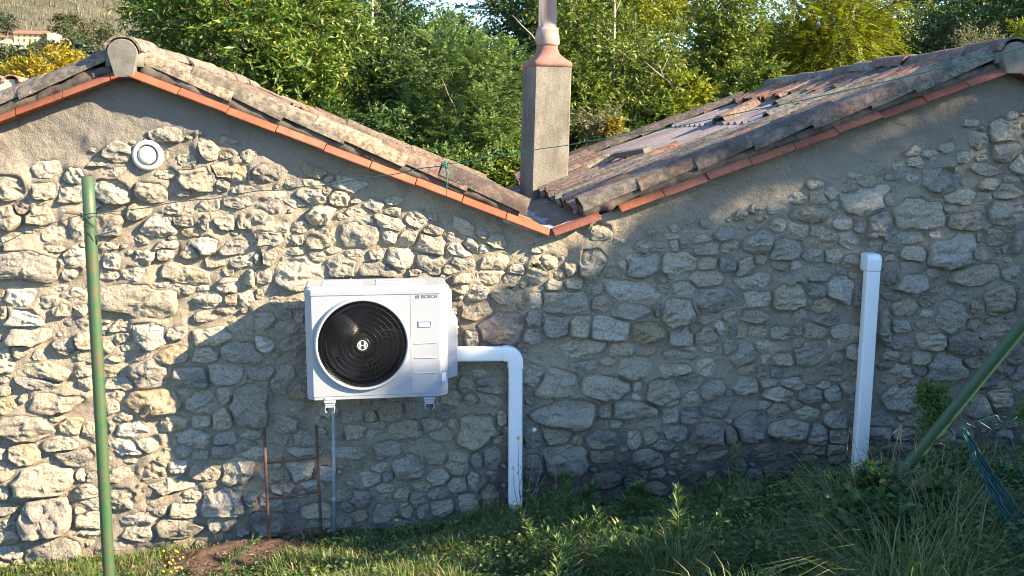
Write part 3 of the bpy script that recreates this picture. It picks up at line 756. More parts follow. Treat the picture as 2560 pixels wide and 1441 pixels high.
TCOL = [(0.23, 0.19, 0.145), (0.17, 0.145, 0.12), (0.26, 0.205, 0.155), (0.13, 0.11, 0.095), (0.29, 0.13, 0.08), (0.31, 0.225, 0.17), (0.21, 0.135, 0.10)]
class Slope:
    """frame on a roof slope: s metres uphill from the eave, y into the picture, h above the verge course underside"""
    def __init__(self, eave, ridge):
        self.e = Vector((eave[0], 0, eave[1])); r = Vector((ridge[0], 0, ridge[1]))
        self.u = (r - self.e).normalized(); self.len = (r - self.e).length
        self.n = Vector((-self.u.z, 0, self.u.x)) if self.u.x > 0 else Vector((self.u.z, 0, -self.u.x))
        self.yv = self.n.cross(self.u)
    def at(self, s, y, h):
        return self.e + self.u * s + self.n * h + Vector((0, y, 0))
    def mat(self, s, y, h, yaw=0.0, pitch=0.0, roll=0.0):
        R = Matrix((self.u, self.yv, self.n)).transposed().to_4x4()
        return Matrix.Translation(self.at(s, y, h)) @ R @ Euler((roll, pitch, yaw)).to_matrix().to_4x4()

S1 = Slope(VAL, AP_L)       # left house, the slope we look onto
S2 = Slope(VAL, AP_R)       # right house, the slope we look onto
S0 = Slope(EAVE_L, AP_L)    # left house, far slope, only its verge shows
S3 = Slope(EAVE_R, AP_R)
roof_l = bpy.data.objects.new('roof', None); COL.objects.link(roof_l); roof_l.parent = house; roof_l.matrix_parent_inverse = inv(house)
roof_r = bpy.data.objects.new('roof', None); COL.objects.link(roof_r); roof_r.parent = house; roof_r.matrix_parent_inverse = inv(house)
roof_l['label'] = 'left roof with pale cream weathered tiles'
roof_r['label'] = 'right roof with mossy grey tiles over bare corrugated sheets'
rt = random.Random(4)
SLAB_TOP = 0.047
def tile(S, roof, s, y, h, col=None, yaw=None, sc=1.0, meshes=TILE_MESH, pitch=None, name='canal_tile'):
    o = bpy.data.objects.new(name, rt.choice(meshes)); COL.objects.link(o); o.parent = roof
    o.matrix_basis = S.mat(s, y, h, rt.gauss(0, 0.025) if yaw is None else yaw, (-0.070 if pitch is None else pitch) + rt.gauss(0, 0.012), rt.gauss(0, 0.03)) @ Matrix.Scale(sc, 4)
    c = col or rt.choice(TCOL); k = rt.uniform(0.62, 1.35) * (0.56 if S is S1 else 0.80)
    o.color = (c[0] * k, c[1] * k, c[2] * k, 1)
    return o

def verge(S, roof, s0, s1, step=0.30):
    """flat new terracotta tiles laid along the rake, oversailing the wall"""
    s = s0
    while s < s1 - 0.05:
        e = min(s + step * rt.uniform(0.97, 1.03), s1)
        dy = rt.uniform(-0.006, 0.004); dh = rt.uniform(-0.005, 0.005)
        prof = [(0.0, 0.0), (-0.002, 0.011), (0.016, SLAB_TOP - 0.022), (0.045, SLAB_TOP), (0.20, SLAB_TOP), (0.20, 0.0)]
        ring = lambda ss: [S.at(ss, SLAB_Y + y + dy, h + dh) for y, h in prof]
        MB().prism(ring(s + 0.002), ring(e - 0.002)).build('verge_tile', M_VERGE, roof, False, 0.004)
        s = e
def bedding(S, roof, s0, s1, seed):
    """rough dark mortar the verge tiles are bedded in"""
    n = int((s1 - s0) / 0.025); rings = []
    for k in range(n + 1):
        s = s0 + (s1 - s0) * k / n
        q = lambda a: float(value_noise(np.array(s * 17.0 + a * 7), np.array(a * 1.0), seed=seed)) * 0.014
        rings.append([S.at(s, SLAB_Y + y + q(i), h + q(i + 9)) for i, (y, h) in enumerate([(0.058, SLAB_TOP - 0.01), (0.062, SLAB_TOP + 0.03), (0.085, SLAB_TOP + 0.055), (0.20, SLAB_TOP + 0.06), (0.21, SLAB_TOP - 0.01)])])
    o = MB().loft(rings).build('bedding_mortar', M_BED, roof, True)

def verge_row(S, roof, s0, s1, cols, y=0.165, sc=1.28, expo=0.40):
    s = s0; k = 0; spots = []
    while s < S.len - 0.74: spots.append(s); s += expo * rt.uniform(0.95, 1.05)
    spots.append(S.len - 0.62)
    for k, s in enumerate(spots):
        tile(S, roof, s, SLAB_Y + y, SLAB_TOP + 0.024, cols[k % len(cols)], rt.gauss(0, 0.02), sc)

verge(S1, roof_l, 0.02, S1.len - 0.02); verge(S0, roof_l, 0.0, S0.len - 0.02)
verge(S2, roof_r, 0.02, 0.34, 0.33); verge(S2, roof_r, 0.47, S2.len - 0.02); verge(S3, roof_r, 0.0, S3.len - 0.02)
bedding(S1, roof_l, 0.24, S1.len - 0.06, 1); bedding(S0, roof_l, 0.0, S0.len - 0.06, 2)
bedding(S2, roof_r, 0.24, S2.len - 0.06, 3); bedding(S3, roof_r, 0.0, S3.len - 0.06, 4)
CREAM = (0.33, 0.265, 0.185); PINK = (0.33, 0.20, 0.15); PLUM = (0.15, 0.07, 0.062); BROWN = (0.18, 0.12, 0.09); GREY = (0.205, 0.175, 0.145); DARK = (0.105, 0.082, 0.070); ORANGE = (0.34, 0.135, 0.075)
verge_row(S1, roof_l, 0.20, S1.len - 0.10, [(0.15, 0.10, 0.085), (0.36, 0.20, 0.15), (0.42, 0.31, 0.21), (0.25, 0.215, 0.165), (0.34, 0.29, 0.21), (0.36, 0.285, 0.20), (0.20, 0.12, 0.085), (0.17, 0.07, 0.06)])
verge_row(S2, roof_r, 0.25, S2.len - 0.10, [(0.15, 0.13, 0.115), (0.21, 0.13, 0.095), DARK, (0.11, 0.09, 0.085), (0.14, 0.085, 0.07), (0.14, 0.13, 0.11), (0.13, 0.12, 0.105), DARK])
verge_row(S0, roof_l, 0.1, S0.len - 0.1, [DARK, GREY, (0.17, 0.15, 0.13)])
verge_row(S3, roof_r, 0.1, S3.len - 0.1, [DARK, GREY])

# corrugated under-sheets with lapped courses
def sheet(S, roof, s0, s1, y0, y1, h, pitch=0.177, amp=0.034):
    n = int(round((y1 - y0) / pitch)) * 8 + 1
    ys = np.linspace(y0, y1, n); prof = amp * np.cos((ys - SLAB_Y) / pitch * 2 * np.pi)
    vs = []
    for s, hh in ((s0, h + 0.012), (s1, h)):
        for side in (0, 1):
            for y, p in zip(ys, prof): vs.append(tuple(S.at(s, y, hh + p - 0.007 * side)))
    vs = np.array(vs); i = np.arange(n - 1)
    f = [np.stack([i, i + 1, 2*n + i + 1, 2*n + i], 1), np.stack([n + i, 3*n + i, 3*n + i + 1, n + i + 1], 1),
         np.stack([i, n + i, n + i + 1, i + 1], 1), np.stack([2*n + i, 2*n + i + 1, 3*n + i + 1, 3*n + i], 1)]
    me = mesh_np('corrugated_sheet', vs, f, True)
    bm = bmesh.new(); bm.from_mesh(me)
    bm.normal_update(); 
    bm.to_mesh(me); bm.free()
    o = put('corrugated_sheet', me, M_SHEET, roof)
    es = o.modifiers.new('split', 'EDGE_SPLIT'); es.split_angle = math.radians(50)
    return o
def sheets(S, roof, breaks, h):
    ycuts = [SLAB_Y + 0.22, 7.05, 8.02, 9.0, 9.88, BACK_Y - 0.02]
    for k in range(len(breaks) - 1):
        for a, b in zip(ycuts[:-1], ycuts[1:]):
            sheet(S, roof, breaks[k], breaks[k + 1] + 0.10, a, b + 0.03, h + 0.004 * k + rt.uniform(0, 0.003))
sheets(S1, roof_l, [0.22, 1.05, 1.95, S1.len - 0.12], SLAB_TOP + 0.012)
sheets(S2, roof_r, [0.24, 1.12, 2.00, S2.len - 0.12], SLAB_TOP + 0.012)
def far_slope(S, roof, name='roof_deck'):
    mb = MB(); mb.prism([S.at(0, SLAB_Y + 0.2, 0), S.at(S.len, SLAB_Y + 0.2, 0), S.at(S.len, SLAB_Y + 0.2, 0.05), S.at(0, SLAB_Y + 0.2, 0.05)],
                        [S.at(0, BACK_Y, 0), S.at(S.len, BACK_Y, 0), S.at(S.len, BACK_Y, 0.05), S.at(0, BACK_Y, 0.05)])
    mb.build(name, M_WOOD, roof)
for S, rf in ((S0, roof_l), (S3, roof_r), (S1, roof_l), (S2, roof_r)): far_slope(S, rf)

ROWY = 0.177
H_T = SLAB_TOP + 0.030
# left roof: second and third columns partly kept, tiles under the ridge, full column on the rear rake
for s, c in ((0.22, PINK), (0.60, CREAM), (0.98, (0.33, 0.2, 0.15)), (1.36, PINK), (1.74, DARK), (2.2, CREAM)):
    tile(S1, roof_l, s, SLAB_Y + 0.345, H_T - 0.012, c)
for s, c in ((0.20, PINK), (0.58, CREAM)):
    tile(S1, roof_l, s, SLAB_Y + 0.55, H_T - 0.012, c)
for k in range(2, 24):
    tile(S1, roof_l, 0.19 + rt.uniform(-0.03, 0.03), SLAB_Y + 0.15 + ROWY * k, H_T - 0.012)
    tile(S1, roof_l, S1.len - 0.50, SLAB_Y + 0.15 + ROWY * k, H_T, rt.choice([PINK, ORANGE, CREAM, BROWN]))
s = 0.2
while s < S1.len - 0.5:
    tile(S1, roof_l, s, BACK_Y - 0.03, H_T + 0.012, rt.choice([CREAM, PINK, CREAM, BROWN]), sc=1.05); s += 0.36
# right roof: near columns kept towards the valley, a few higher up, a row under the ridge, the rear rake
MOSS = (0.25, 0.22, 0.17)
for k in range(1, 14):
    y = SLAB_Y + 0.15 + ROWY * k
    nrow = [0, 5, 5, 4, 4, 3, 3, 2, 2, 1, 1, 1, 1, 1][k]
    for r_ in range(nrow):
        if (k, r_) in ((1, 2), (2, 3), (4, 2)): continue
        tile(S2, roof_r, 0.235 + 0.36 * r_ + rt.uniform(-0.03, 0.03), y, H_T - 0.014 + 0.004 * (r_ > 0), rt.choice([MOSS, GREY, MOSS, (0.33, 0.3, 0.25), (0.30, 0.2, 0.16), ORANGE if r_ == 0 else GREY, PINK if r_ == 0 else MOSS]))
tile(S2, roof_r, 0.85, SLAB_Y + 0.15 + ROWY * 7.6, H_T - 0.01, ORANGE, 0.02); tile(S2, roof_r, 0.55, SLAB_Y + 0.15 + ROWY * 8.6, H_T - 0.01, ORANGE, 0.03)
tile(S2, roof_r, 1.25, SLAB_Y + 0.15 + ROWY * 3.0, H_T - 0.01, ORANGE)
for k in range(15, 24):
    tile(S2, roof_r, 0.22 + rt.uniform(-0.03, 0.03), SLAB_Y + 0.15 + ROWY * k, H_T - 0.012, rt.choice([PINK, ORANGE, GREY, CREAM]))
    if rt.random() < 0.6: tile(S2, roof_r, 0.56 + rt.uniform(-0.03, 0.03), SLAB_Y + 0.15 + ROWY * k, H_T - 0.010, rt.choice([PINK, ORANGE, GREY, CREAM]))
for (s, k, c) in ((1.52, 1.05, MOSS), (1.62, 2.1, MOSS), (1.95, 1.1, (0.33, 0.31, 0.26)), (2.02, 2.2, MOSS), (2.30, 3.1, GREY), (2.34, 2.1, GREY), (2.05, 4.3, MOSS), (2.25, 5.2, BROWN), (2.4, 4.2, (0.20, 0.12, 0.10)), (1.75, 3.3, GREY), (2.45, 6.4, MOSS), (2.5, 8.3, GREY), (1.45, 4.4, MOSS), (1.98, 1.0, DARK), (2.32, 1.0, GREY), (1.95, 3.2, MOSS), (2.2, 6.3, GREY), (2.3, 7.2, MOSS), (2.1, 8.3, GREY), (2.4, 9.3, BROWN), (2.35, 10.4, GREY), (1.7, 5.2, MOSS), (1.35, 5.3, GREY), (2.45, 12.2, MOSS), (1.2, 6.3, GREY)):
    tile(S2, roof_r, s, SLAB_Y + 0.15 + ROWY * k, H_T - 0.012, c)
tile(S2, roof_r, 2.02, SLAB_Y + 0.15 + ROWY * 14, H_T + 0.01, (0.19, 0.11, 0.075), 0.42)
for k in range(1, 24):
    tile(S2, roof_r, S2.len - 0.47 + rt.uniform(-0.05, 0.05), SLAB_Y + 0.15 + ROWY * k, H_T, rt.choice([ORANGE, BROWN, ORANGE, DARK, PINK]), rt.gauss(0, 0.12))
s = 0.25
while s < S2.len - 0.5:
    tile(S2, roof_r, s, BACK_Y - 0.03, H_T + 0.012, rt.choice([DARK, DARK, BROWN, GREY]), sc=1.05); s += 0.36
# ridges
def ridge(roof, AP, y0, y1, cols, lift):
    y = y0
    R = Matrix(((0, -1, 0), (1, 0, 0), (0, 0, 1))).to_4x4()
    while y < y1:
        o = bpy.data.objects.new('ridge_tile', rt.choice(RIDGE_MESH)); COL.objects.link(o); o.parent = roof
        o.matrix_basis = Matrix.Translation((AP[0] + rt.gauss(0, 0.008), y, AP[1] + lift + rt.gauss(0, 0.006))) @ R @ Euler((rt.gauss(0, 0.04), -0.035 + rt.gauss(0, 0.015), rt.gauss(0, 0.02))).to_matrix().to_4x4()
        c = rt.choice(cols); k = rt.uniform(0.85, 1.15); o.color = (c[0]*k, c[1]*k, c[2]*k, 1)
        y += 0.43
    # mortar flaunching under the ridge tiles
    n = 90; rings = []
    for k in range(n + 1):
        yy = y0 + 0.03 + (y1 - y0) * k / n
        q = lambda a: float(value_noise(np.array(yy * 9.0 + a * 5), np.array(a * 1.3), seed=31)) * 0.013
        rings.append([(AP[0] + x + q(i), yy, AP[1] + z + q(i + 5)) for i, (x, z) in enumerate([(-0.102, 0.05), (-0.092, lift + 0.01), (0, lift + 0.06), (0.092, lift + 0.01), (0.102, 0.05)])])
    MB().loft(rings).build('ridge_mortar', M_PLUG, roof, True)
ridge(roof_l, AP_L, SLAB_Y - 0.0, BACK_Y - 0.25, [(0.21, 0.175, 0.14), (0.23, 0.19, 0.14), (0.19, 0.15, 0.125)], 0.135)
ridge(roof_r, AP_R, SLAB_Y - 0.0, BACK_Y - 0.25, [DARK, GREY, (0.15, 0.13, 0.125), (0.2, 0.12, 0.1)], 0.120)
def plug(roof, AP, lift):
    prof = [(-0.058, -0.012), (-0.098, lift - 0.0), (-0.094, lift + 0.028), (-0.074, lift + 0.058), (-0.040, lift + 0.078), (0.0, lift + 0.085), (0.040, lift + 0.078), (0.074, lift + 0.058), (0.094, lift + 0.028), (0.098, lift), (0.058, -0.012)]
    MB().prism([(AP[0] + x * 0.9, SLAB_Y - 0.004, AP[1] + z * 0.95) for x, z in prof], [(AP[0] + x * 0.9, SLAB_Y + 0.30, AP[1] + z * 0.95) for x, z in prof]).build('ridge_end_plug', M_PLUG, roof, False, 0.006)
plug(roof_l, AP_L, 0.138); plug(roof_r, AP_R, 0.115)
# plank lying on the right roof and fixings
M4 = S2.mat(1.06, 8.75, SLAB_TOP + 0.055, 0.0)
mb = MB(); mb.box((-0.03, -0.62, 0), (0.05, 0.62, 0.05), M4 @ Euler((0, 0, 0.25)).to_matrix().to_4x4())
mb.build('loose_batten', M_PLUG, roof_r)
mb = MB()
for s in (1.22, 2.08):
    for y in np.arange(6.6, 10.3, 0.354): mb.lathe([(0.011, 0), (0.012, 0.008), (0.004, 0.016)], S2.mat(s, float(y), SLAB_TOP + 0.047), 8)
mb.build('sheet_fixings', M_ZINC, roof_r)
# valley lining: rough grey mortar gutter
n = 80; rings = []
for k in range(n + 1):
    y = SLAB_Y + 0.09 + (BACK_Y - SLAB_Y - 0.11) * k / n
    ring = []
    for i, x in enumerate(np.linspace(-0.30, 0.30, 11)):
        zz = (0.052 + abs(x) * 0.30 if abs(x) > 0.06 else 0.060) + 0.016 * float(value_noise(np.array(x * 13.0), np.array(y * 13.0), seed=71))
        ring.append((VAL[0] + x, y, VAL[1] + zz))
    ring += [(x_, y_, z_ - 0.05) for x_, y_, z_ in ring[::-1]]
    rings.append(ring)
MB().loft(rings).build('valley_gutter', simple_mat('grey_valley_mortar', (0.33, 0.335, 0.345), 0.9, 0, 0.6, (0.2, 0.2, 0.21), 16, 0.9, 0.2), roof_r, True)

# ------------------------------------------------------------------ chimney on the right roof
CH_Y = 8.15
b0 = P(1329, 470, CH_Y); t0 = P(1338, 155, CH_Y)
chim = bpy.data.objects.new('chimney', None); COL.objects.link(chim); chim.parent = house; chim.matrix_parent_inverse = inv(house)
CW = 0.335; CD = 0.31
rotc = Matrix.Rotation(math.radians(14), 4, 'Z')
def chim_ring(z, grow=0.0, n=6):
    """square ring, slightly rounded, at height z; the shaft leans a little"""
    t = (z - b0[2]) / (t0[2] - b0[2])
    ox, oy = b0[0] + (t0[0] - b0[0]) * t, CH_Y
    pts = []
    c = 0.012
    for (x, y) in [(c, 0), (CW - c, 0), (CW, c), (CW, CD - c), (CW - c, CD), (c, CD), (0, CD - c), (0, c)]:
        gxx = (x - CW / 2) * (1 + grow) + CW / 2; gyy = (y - CD / 2) * (1 + grow) + CD / 2
        p = rotc @ Vector((gxx, gyy, 0)); pts.append((ox + p.x, oy + p.y, z))
    return pts
ztop = float(t0[2]); zb = VAL[1] - 0.1
MB().loft([chim_ring(z) for z in np.linspace(zb, ztop, 14)]).build('shaft', M_CONC, chim, False)
cc = Vector(chim_ring(ztop)[0]); ccx = sum(p[0] for p in chim_ring(ztop)) / 8; ccy = sum(p[1] for p in chim_ring(ztop)) / 8
def morph(z, k, r, dz=0):
    sq = chim_ring(ztop, 0.05)
    out = []
    for i, p in enumerate(sq):
        a = math.atan2(p[1] - ccy, p[0] - ccx)
        out.append((p[0] * (1 - k) + (ccx + r * math.cos(a)) * k + 0.004 * z, p[1] * (1 - k) + (ccy + r * math.sin(a)) * k, ztop + z))
    return out
def dens(ring, m=4):
    out = []
    for i in range(len(ring)):
        a, b = Vector(ring[i]), Vector(ring[(i + 1) % len(ring)])
        for k in range(m): out.append(tuple(a.lerp(b, k / m)))
    return out
def roundoff(ring, k, r, z):
    out = []
    for p in ring:
        a = math.atan2(p[1] - ccy, p[0] - ccx)
        out.append((p[0] * (1 - k) + (ccx + r * math.cos(a)) * k, p[1] * (1 - k) + (ccy + r * math.sin(a)) * k, z))
    return out
base_ring = dens(chim_ring(ztop, 0.022))
MB().loft([roundoff(base_ring, k, r, ztop + z) for z, k, r in [(-0.035, 0, 0.1), (0.0, 0.0, 0.1), (0.012, 0.12, 0.1), (0.045, 0.60, 0.103), (0.08, 0.88, 0.096), (0.12, 1, 0.092), (0.17, 1, 0.090)]]).build('cap', M_CAP, chim, True)
col_r = []
for z, r in [(0.145, 0.092), (0.165, 0.101), (0.20, 0.103), (0.24, 0.101), (0.275, 0.098), (0.292, 0.094), (0.297, 0.080)]:
    ring = roundoff(base_ring, 1, r, ztop + z)
    col_r.append([(x + 0.016 * float(value_noise(np.array(x * 22), np.array(y * 30), np.array(zz * 30), seed=8)), y, zz) for x, y, zz in ring])
MB().loft(col_r).build('collar', M_LIME, chim, True)
mb = MB(); mb.lathe([(0.079, 0.27), (0.079, 0.9), (0.0795, 0.905), (0.079, 0.91), (0.079, 1.45)], Matrix.Translation((ccx, ccy, ztop)), 40)
mb.build('flue_pipe', M_STEEL, chim, True)
mb = MB(); mb.lathe([(0.115, 1.50), (0.125, 1.52), (0.02, 1.60)], Matrix.Translation((ccx, ccy, ztop)), 32)
for k in range(4): mb.box((-0.006, 0.074, 1.40), (0.006, 0.079, 1.52), Matrix.Translation((ccx, ccy, ztop)) @ Matrix.Rotation(k * math.pi / 2, 4, 'Z'))
mb.build('rain_cowl', M_STEEL, chim, True)

# ------------------------------------------------------------------ air-source heat pump on the wall
PF = 5.615
pl = P(768, 1003, PF)
W_ = 0.848; H_ = 0.685; D_ = 0.34
pump = thing('heat_pump', 'white heat pump unit with a big round black fan grille hung on the stone wall', 'heat pump', tuple(pl), math.radians(3.2))
pump.scale = (0.992, 1.0, 0.992)
pump.rotation_euler = (0, math.radians(0.15), math.radians(3.2))
CX, CZ, CR = 0.334, 0.337, 0.272
CH_L, CH_R = 0.040, 0.054
Zb, Zt = 0.022, H_ - 0.046
mb = MB()
# front with a round opening
nseg = 96
angs = [2 * math.pi * k / nseg for k in range(nseg)]
x0, x1 = CH_L, W_ - CH_R
corners = [math.atan2(z - CZ, x - CX) % (2 * math.pi) for x, z in ((x0, Zb), (x1, Zb), (x1, Zt), (x0, Zt))]
for c in corners:
    k = min(range(nseg), key=lambda i: abs((angs[i] - c + math.pi) % (2 * math.pi) - math.pi)); angs[k] = c
angs.sort()
inner, outer, deep = [], [], []
for a in angs:
    dx, dz = math.cos(a), math.sin(a)
    t = min(((x1 - CX) / dx if dx > 1e-9 else 9), ((x0 - CX) / dx if dx < -1e-9 else 9), ((Zt - CZ) / dz if dz > 1e-9 else 9), ((Zb - CZ) / dz if dz < -1e-9 else 9))
    outer.append((CX + dx * t, 0, CZ + dz * t)); inner.append((CX + dx * CR, 0, CZ + dz * CR)); deep.append((CX + dx * CR * 0.985, 0.045, CZ + dz * CR * 0.985))
mb.loft([outer, inner, deep], cap=False)
plan = [(x0, 0), (0, CH_L), (0, D_), (W_, D_), (W_, CH_R * 0.85), (x1, 0)]
for (a, b) in zip(plan[:-1], plan[1:]):
    mb.add([(a[0], a[1], Zb), (b[0], b[1], Zb), (b[0], b[1], Zt), (a[0], a[1], Zt)], [(0, 1, 2, 3)])
full = plan
mb.add([(x, y, Zb) for x, y in full], [tuple(range(len(full)))])
mb.add([(x, y, Zt) for x, y in full], [tuple(range(len(full)))])
casing = mb.build('casing', M_WHITE, pump)
def grow(poly, g):
    cx = W_ / 2; cy = D_ / 2
    return [(cx + (x - cx) * (1 + g / cx), cy + (y - cy) * (1 + g / cy)) for x, y in poly]
mb = MB(); gp = grow(full, 0.004); gp2 = grow(full, -0.010)
mb.loft([[(x, y, Zt - 0.006) for x, y in gp], [(x, y, H_ - 0.016) for x, y in gp], [(x, y, H_) for x, y in gp2]])
lid = mb.build('lid', M_WHITE, pump, False, 0.004)
mb = MB()
for y in (0.055, 0.115, 0.175, 0.235):
    mb.box((0.10, y, H_ - 0.002), (0.34, y + 0.026, H_ + 0.005)); mb.box((0.42, y, H_ - 0.002), (0.72, y + 0.026, H_ + 0.005))
mb.build('lid_rib', M_WHITE, lid, False, 0.003)
mb = MB(); gp = grow(full, -0.003)
mb.prism([(x, y, 0.0) for x, y in gp], [(x, y, Zb - 0.002) for x, y in gp])
mb.build('base_pan', M_WHITE, pump, False, 0.002)
# side cover over the pipe connections
prof = [(W_ - 0.01, 0.655), (W_ + 0.026, 0.645), (W_ + 0.029, 0.505), (W_ + 0.062, 0.468), (W_ + 0.060, 0.108), (W_ - 0.01, 0.088)]
MB().prism([(x, 0.055, z) for x, z in prof], [(x, 0.31, z) for x, z in prof]).build('side_cover', M_WHITE, pump, False, 0.008)
# service panel: seam, handle, pressed lines
XS = 0.623
mb = MB(); mb.box((XS - 0.0014, -0.0012, Zb + 0.002), (XS + 0.0014, 0.002, Zt - 0.002))
mb.build('panel_seam', simple_mat('seam_shadow_gap', (0.25, 0.25, 0.25), 0.6), pump)
mb = MB()
for z in (0.327, 0.237, 0.142): mb.loft([[(0.642, 0.001, z), (0.642, -0.004, z + 0.003), (0.642, -0.004, z + 0.007), (0.642, 0.001, z + 0.012)], [(0.772, 0.001, z), (0.772, -0.004, z + 0.003), (0.772, -0.004, z + 0.007), (0.772, 0.001, z + 0.012)]])
mb.build('pressed_line', M_WHITE, pump, False, 0.0015)
mb = MB(); hx0, hx1, hz0, hz1 = 0.668, 0.748, 0.433, 0.470
for lo, hi in (((hx0, -0.005, hz0), (hx1, 0.001, hz0 + 0.005)), ((hx0, -0.005, hz1 - 0.005), (hx1, 0.001, hz1)), ((hx0, -0.005, hz0 + 0.0051), (hx0 + 0.005, 0.001, hz1 - 0.0051)), ((hx1 - 0.005, -0.005, hz0 + 0.0051), (hx1, 0.001, hz1 - 0.0051))):
    mb.box(lo, hi)
mb.add([(hx0 + 0.005, -0.0035, hz0 + 0.005), (hx1 - 0.005, -0.0035, hz0 + 0.005), (hx1 - 0.005, -0.0008, hz1 - 0.005), (hx0 + 0.005, -0.0008, hz1 - 0.005)], [(0, 1, 2, 3)])
mb.build('grip_recess', M_WHITE, pump, False, 0.001)
mb = MB()
for x in (0.105, 0.56, 0.66): mb.lathe([(0.005, 0.0), (0.005, 0.003), (0.002, 0.004)], Matrix.Translation((x, 0.002, 0.011)) @ Matrix.Rotation(math.pi / 2, 4, 'X'), 10)
mb.build('screw', M_ZINC, pump)
# fan: ring, cavity, blades, grille, hub
RX = Matrix.Translation((CX, 0, CZ)) @ Matrix.Rotation(math.pi / 2, 4, 'X')       # local z points out of the front
mb = MB(); mb.lathe([(CR + 0.013, -0.001), (CR + 0.012, 0.012), (CR + 0.006, 0.022), (CR - 0.002, 0.025), (CR - 0.008, 0.021), (CR - 0.011, 0.008), (CR - 0.011, -0.04)], RX, 96, cap=False)
mb.build('fan_ring', M_WHITE, pump, True)
mb = MB(); mb.lathe([(CR - 0.010, -0.042), (CR - 0.012, -0.20), (0.02, -0.202)], RX, 64, cap=False)
mb.build('fan_shroud', M_DARK, pump, True)
fan = bpy.data.objects.new('fan', None); COL.objects.link(fan); fan.parent = pump
mb = MB(); mb.lathe([(0.0601, -0.13), (0.060, -0.07), (0.052, -0.055), (0.004, -0.050)], RX, 32)
mb.build('fan_hub', M_BLADE, fan, True)
for kb in range(3):
    a0 = math.radians(100 + 120 * kb); vs = []
    for i in range(9):
        r = 0.055 + (CR - 0.03 - 0.055) * i / 8
        for j in range(9):
            t = j / 8
            a = a0 + math.radians(-34 - 18 * i / 8 + (82 + 8 * i / 8) * t) + 0.22 * math.sin(math.pi * i / 8)
            vs.append(tuple(RX @ Vector((r * math.cos(a), r * math.sin(a), -0.135 + 0.085 * t + 0.012 * math.sin(t * 3.1)))))
    me = mesh_np('fan_blade', np.array(vs), [grid_faces(9, 9)], True)
    o = put('fan_blade', me, M_BLADE, fan); sm = o.modifiers.new('solid', 'SOLIDIFY'); sm.thickness = 0.004
mb = MB()
gy_ = lambda r: 0.018 + 0.010 * (1 - (r / CR) ** 2)
for r in np.linspace(0.062, CR - 0.03, 7):
    mb.tube([RX @ Vector((r * math.cos(a), r * math.sin(a), gy_(r) - 0.002)) for a in np.linspace(0, 2 * math.pi, 73)], 0.0011, 5, cap=False)
grille = bpy.data.objects.new('grille', None); COL.objects.link(grille); grille.parent = pump
mb.build('grille_ring', simple_mat('black_satin', (0.03, 0.03, 0.032), 0.4), grille, True)
mb = MB(); nv_ = 104
for k in range(nv_):
    a0 = 2 * math.pi * k / nv_; pts = []
    r_start = 0.040 if k % 2 == 0 else 0.095
    for i in range(9):
        r = r_start + (CR - 0.010 - r_start) * i / 8
        a = a0 - 0.75 * ((r / CR) ** 1.1)
        pts.append((r, a))
    ring_list = []
    for (r, a) in pts:
        tx, tz = -math.sin(a), math.cos(a); hw = 0.00145
        c = Vector((r * math.cos(a), r * math.sin(a), 0)); s_ = Vector((tx, tz, 0)) * hw; g = gy_(r)
        ring_list.append([RX @ (c - s_ + Vector((0, 0, g - 0.009))), RX @ (c + s_ + Vector((0, 0, g - 0.009))), RX @ (c + s_ + Vector((0, 0, g))), RX @ (c - s_ + Vector((0, 0, g)))])
    mb.loft(ring_list)
o = mb.build('grille_vanes', M_BLACK, grille); o['kind'] = 'stuff'
mb = MB(); mb.lathe([(0.046, 0.012), (0.046, 0.028), (0.043, 0.0305), (0.004, 0.031)], RX, 48)
hub = mb.build('grille_hub', M_BLACK, pump)
def emblem(mb, M, R, w):
    """ring with an armature-like H inside"""
    def arc(r0, r1, a0, a1, n=40):
        q = [[M @ Vector((r * math.cos(a), r * math.sin(a), h)) for (r, h) in ((r0, 0), (r1, 0), (r1, 0.0008), (r0, 0.0008))] for a in np.linspace(a0, a1, n)]
        mb.loft(q, cap=abs(a1 - a0) < 6.2)
    arc(R - w, R, 0, 2 * math.pi)
    for sgn in (0, math.pi):
        arc(R * 0.62, R * 0.62 + w, sgn - 0.95, sgn + 0.95, 18)
    for sx in (-1, 1):
        mb.box((sx * R * 0.34 - w / 2, -R * 0.62, 0), (sx * R * 0.34 + w / 2, R * 0.62, 0.0008), M)
    mb.box((-R * 0.34, -w * 0.5, 0.0001), (R * 0.34, w * 0.5, 0.0009), M)
mb = MB(); emblem(mb, RX @ Matrix.Translation((0, 0, 0.0312)), 0.030, 0.0036); mb.build('emblem', M_PRINT2, hub)
mb = MB(); emblem(mb, Matrix.Translation((0.664, -0.0006, 0.617)) @ Matrix.Rotation(math.pi / 2, 4, 'X'), 0.0125, 0.0018); mb.build('emblem', M_PRINT, pump)
def lettering(txt, size, M, mat, parent, fat=0.0):
    cu = bpy.data.curves.new('lettering', 'FONT'); cu.body = txt; cu.size = size; cu.offset = fat
    cu.align_x = 'LEFT'; cu.align_y = 'CENTER'; cu.extrude = 0.0004; cu.space_character = 1.12
    tmp = bpy.data.objects.new('lettering_curve', cu); COL.objects.link(tmp)
    bpy.context.view_layer.update()
    me = bpy.data.meshes.new_from_object(tmp.evaluated_get(bpy.context.evaluated_depsgraph_get()))
    bpy.data.objects.remove(tmp); bpy.data.curves.remove(cu)
    me.transform(M); me.materials.clear()
    return put('lettering', me, mat, parent)
lettering('BOSCH', 0.0275, Matrix.Translation((0.688, -0.0010, 0.617)) @ Matrix.Rotation(math.pi / 2, 4, 'X'), M_PRINT, pump, 0.0007)
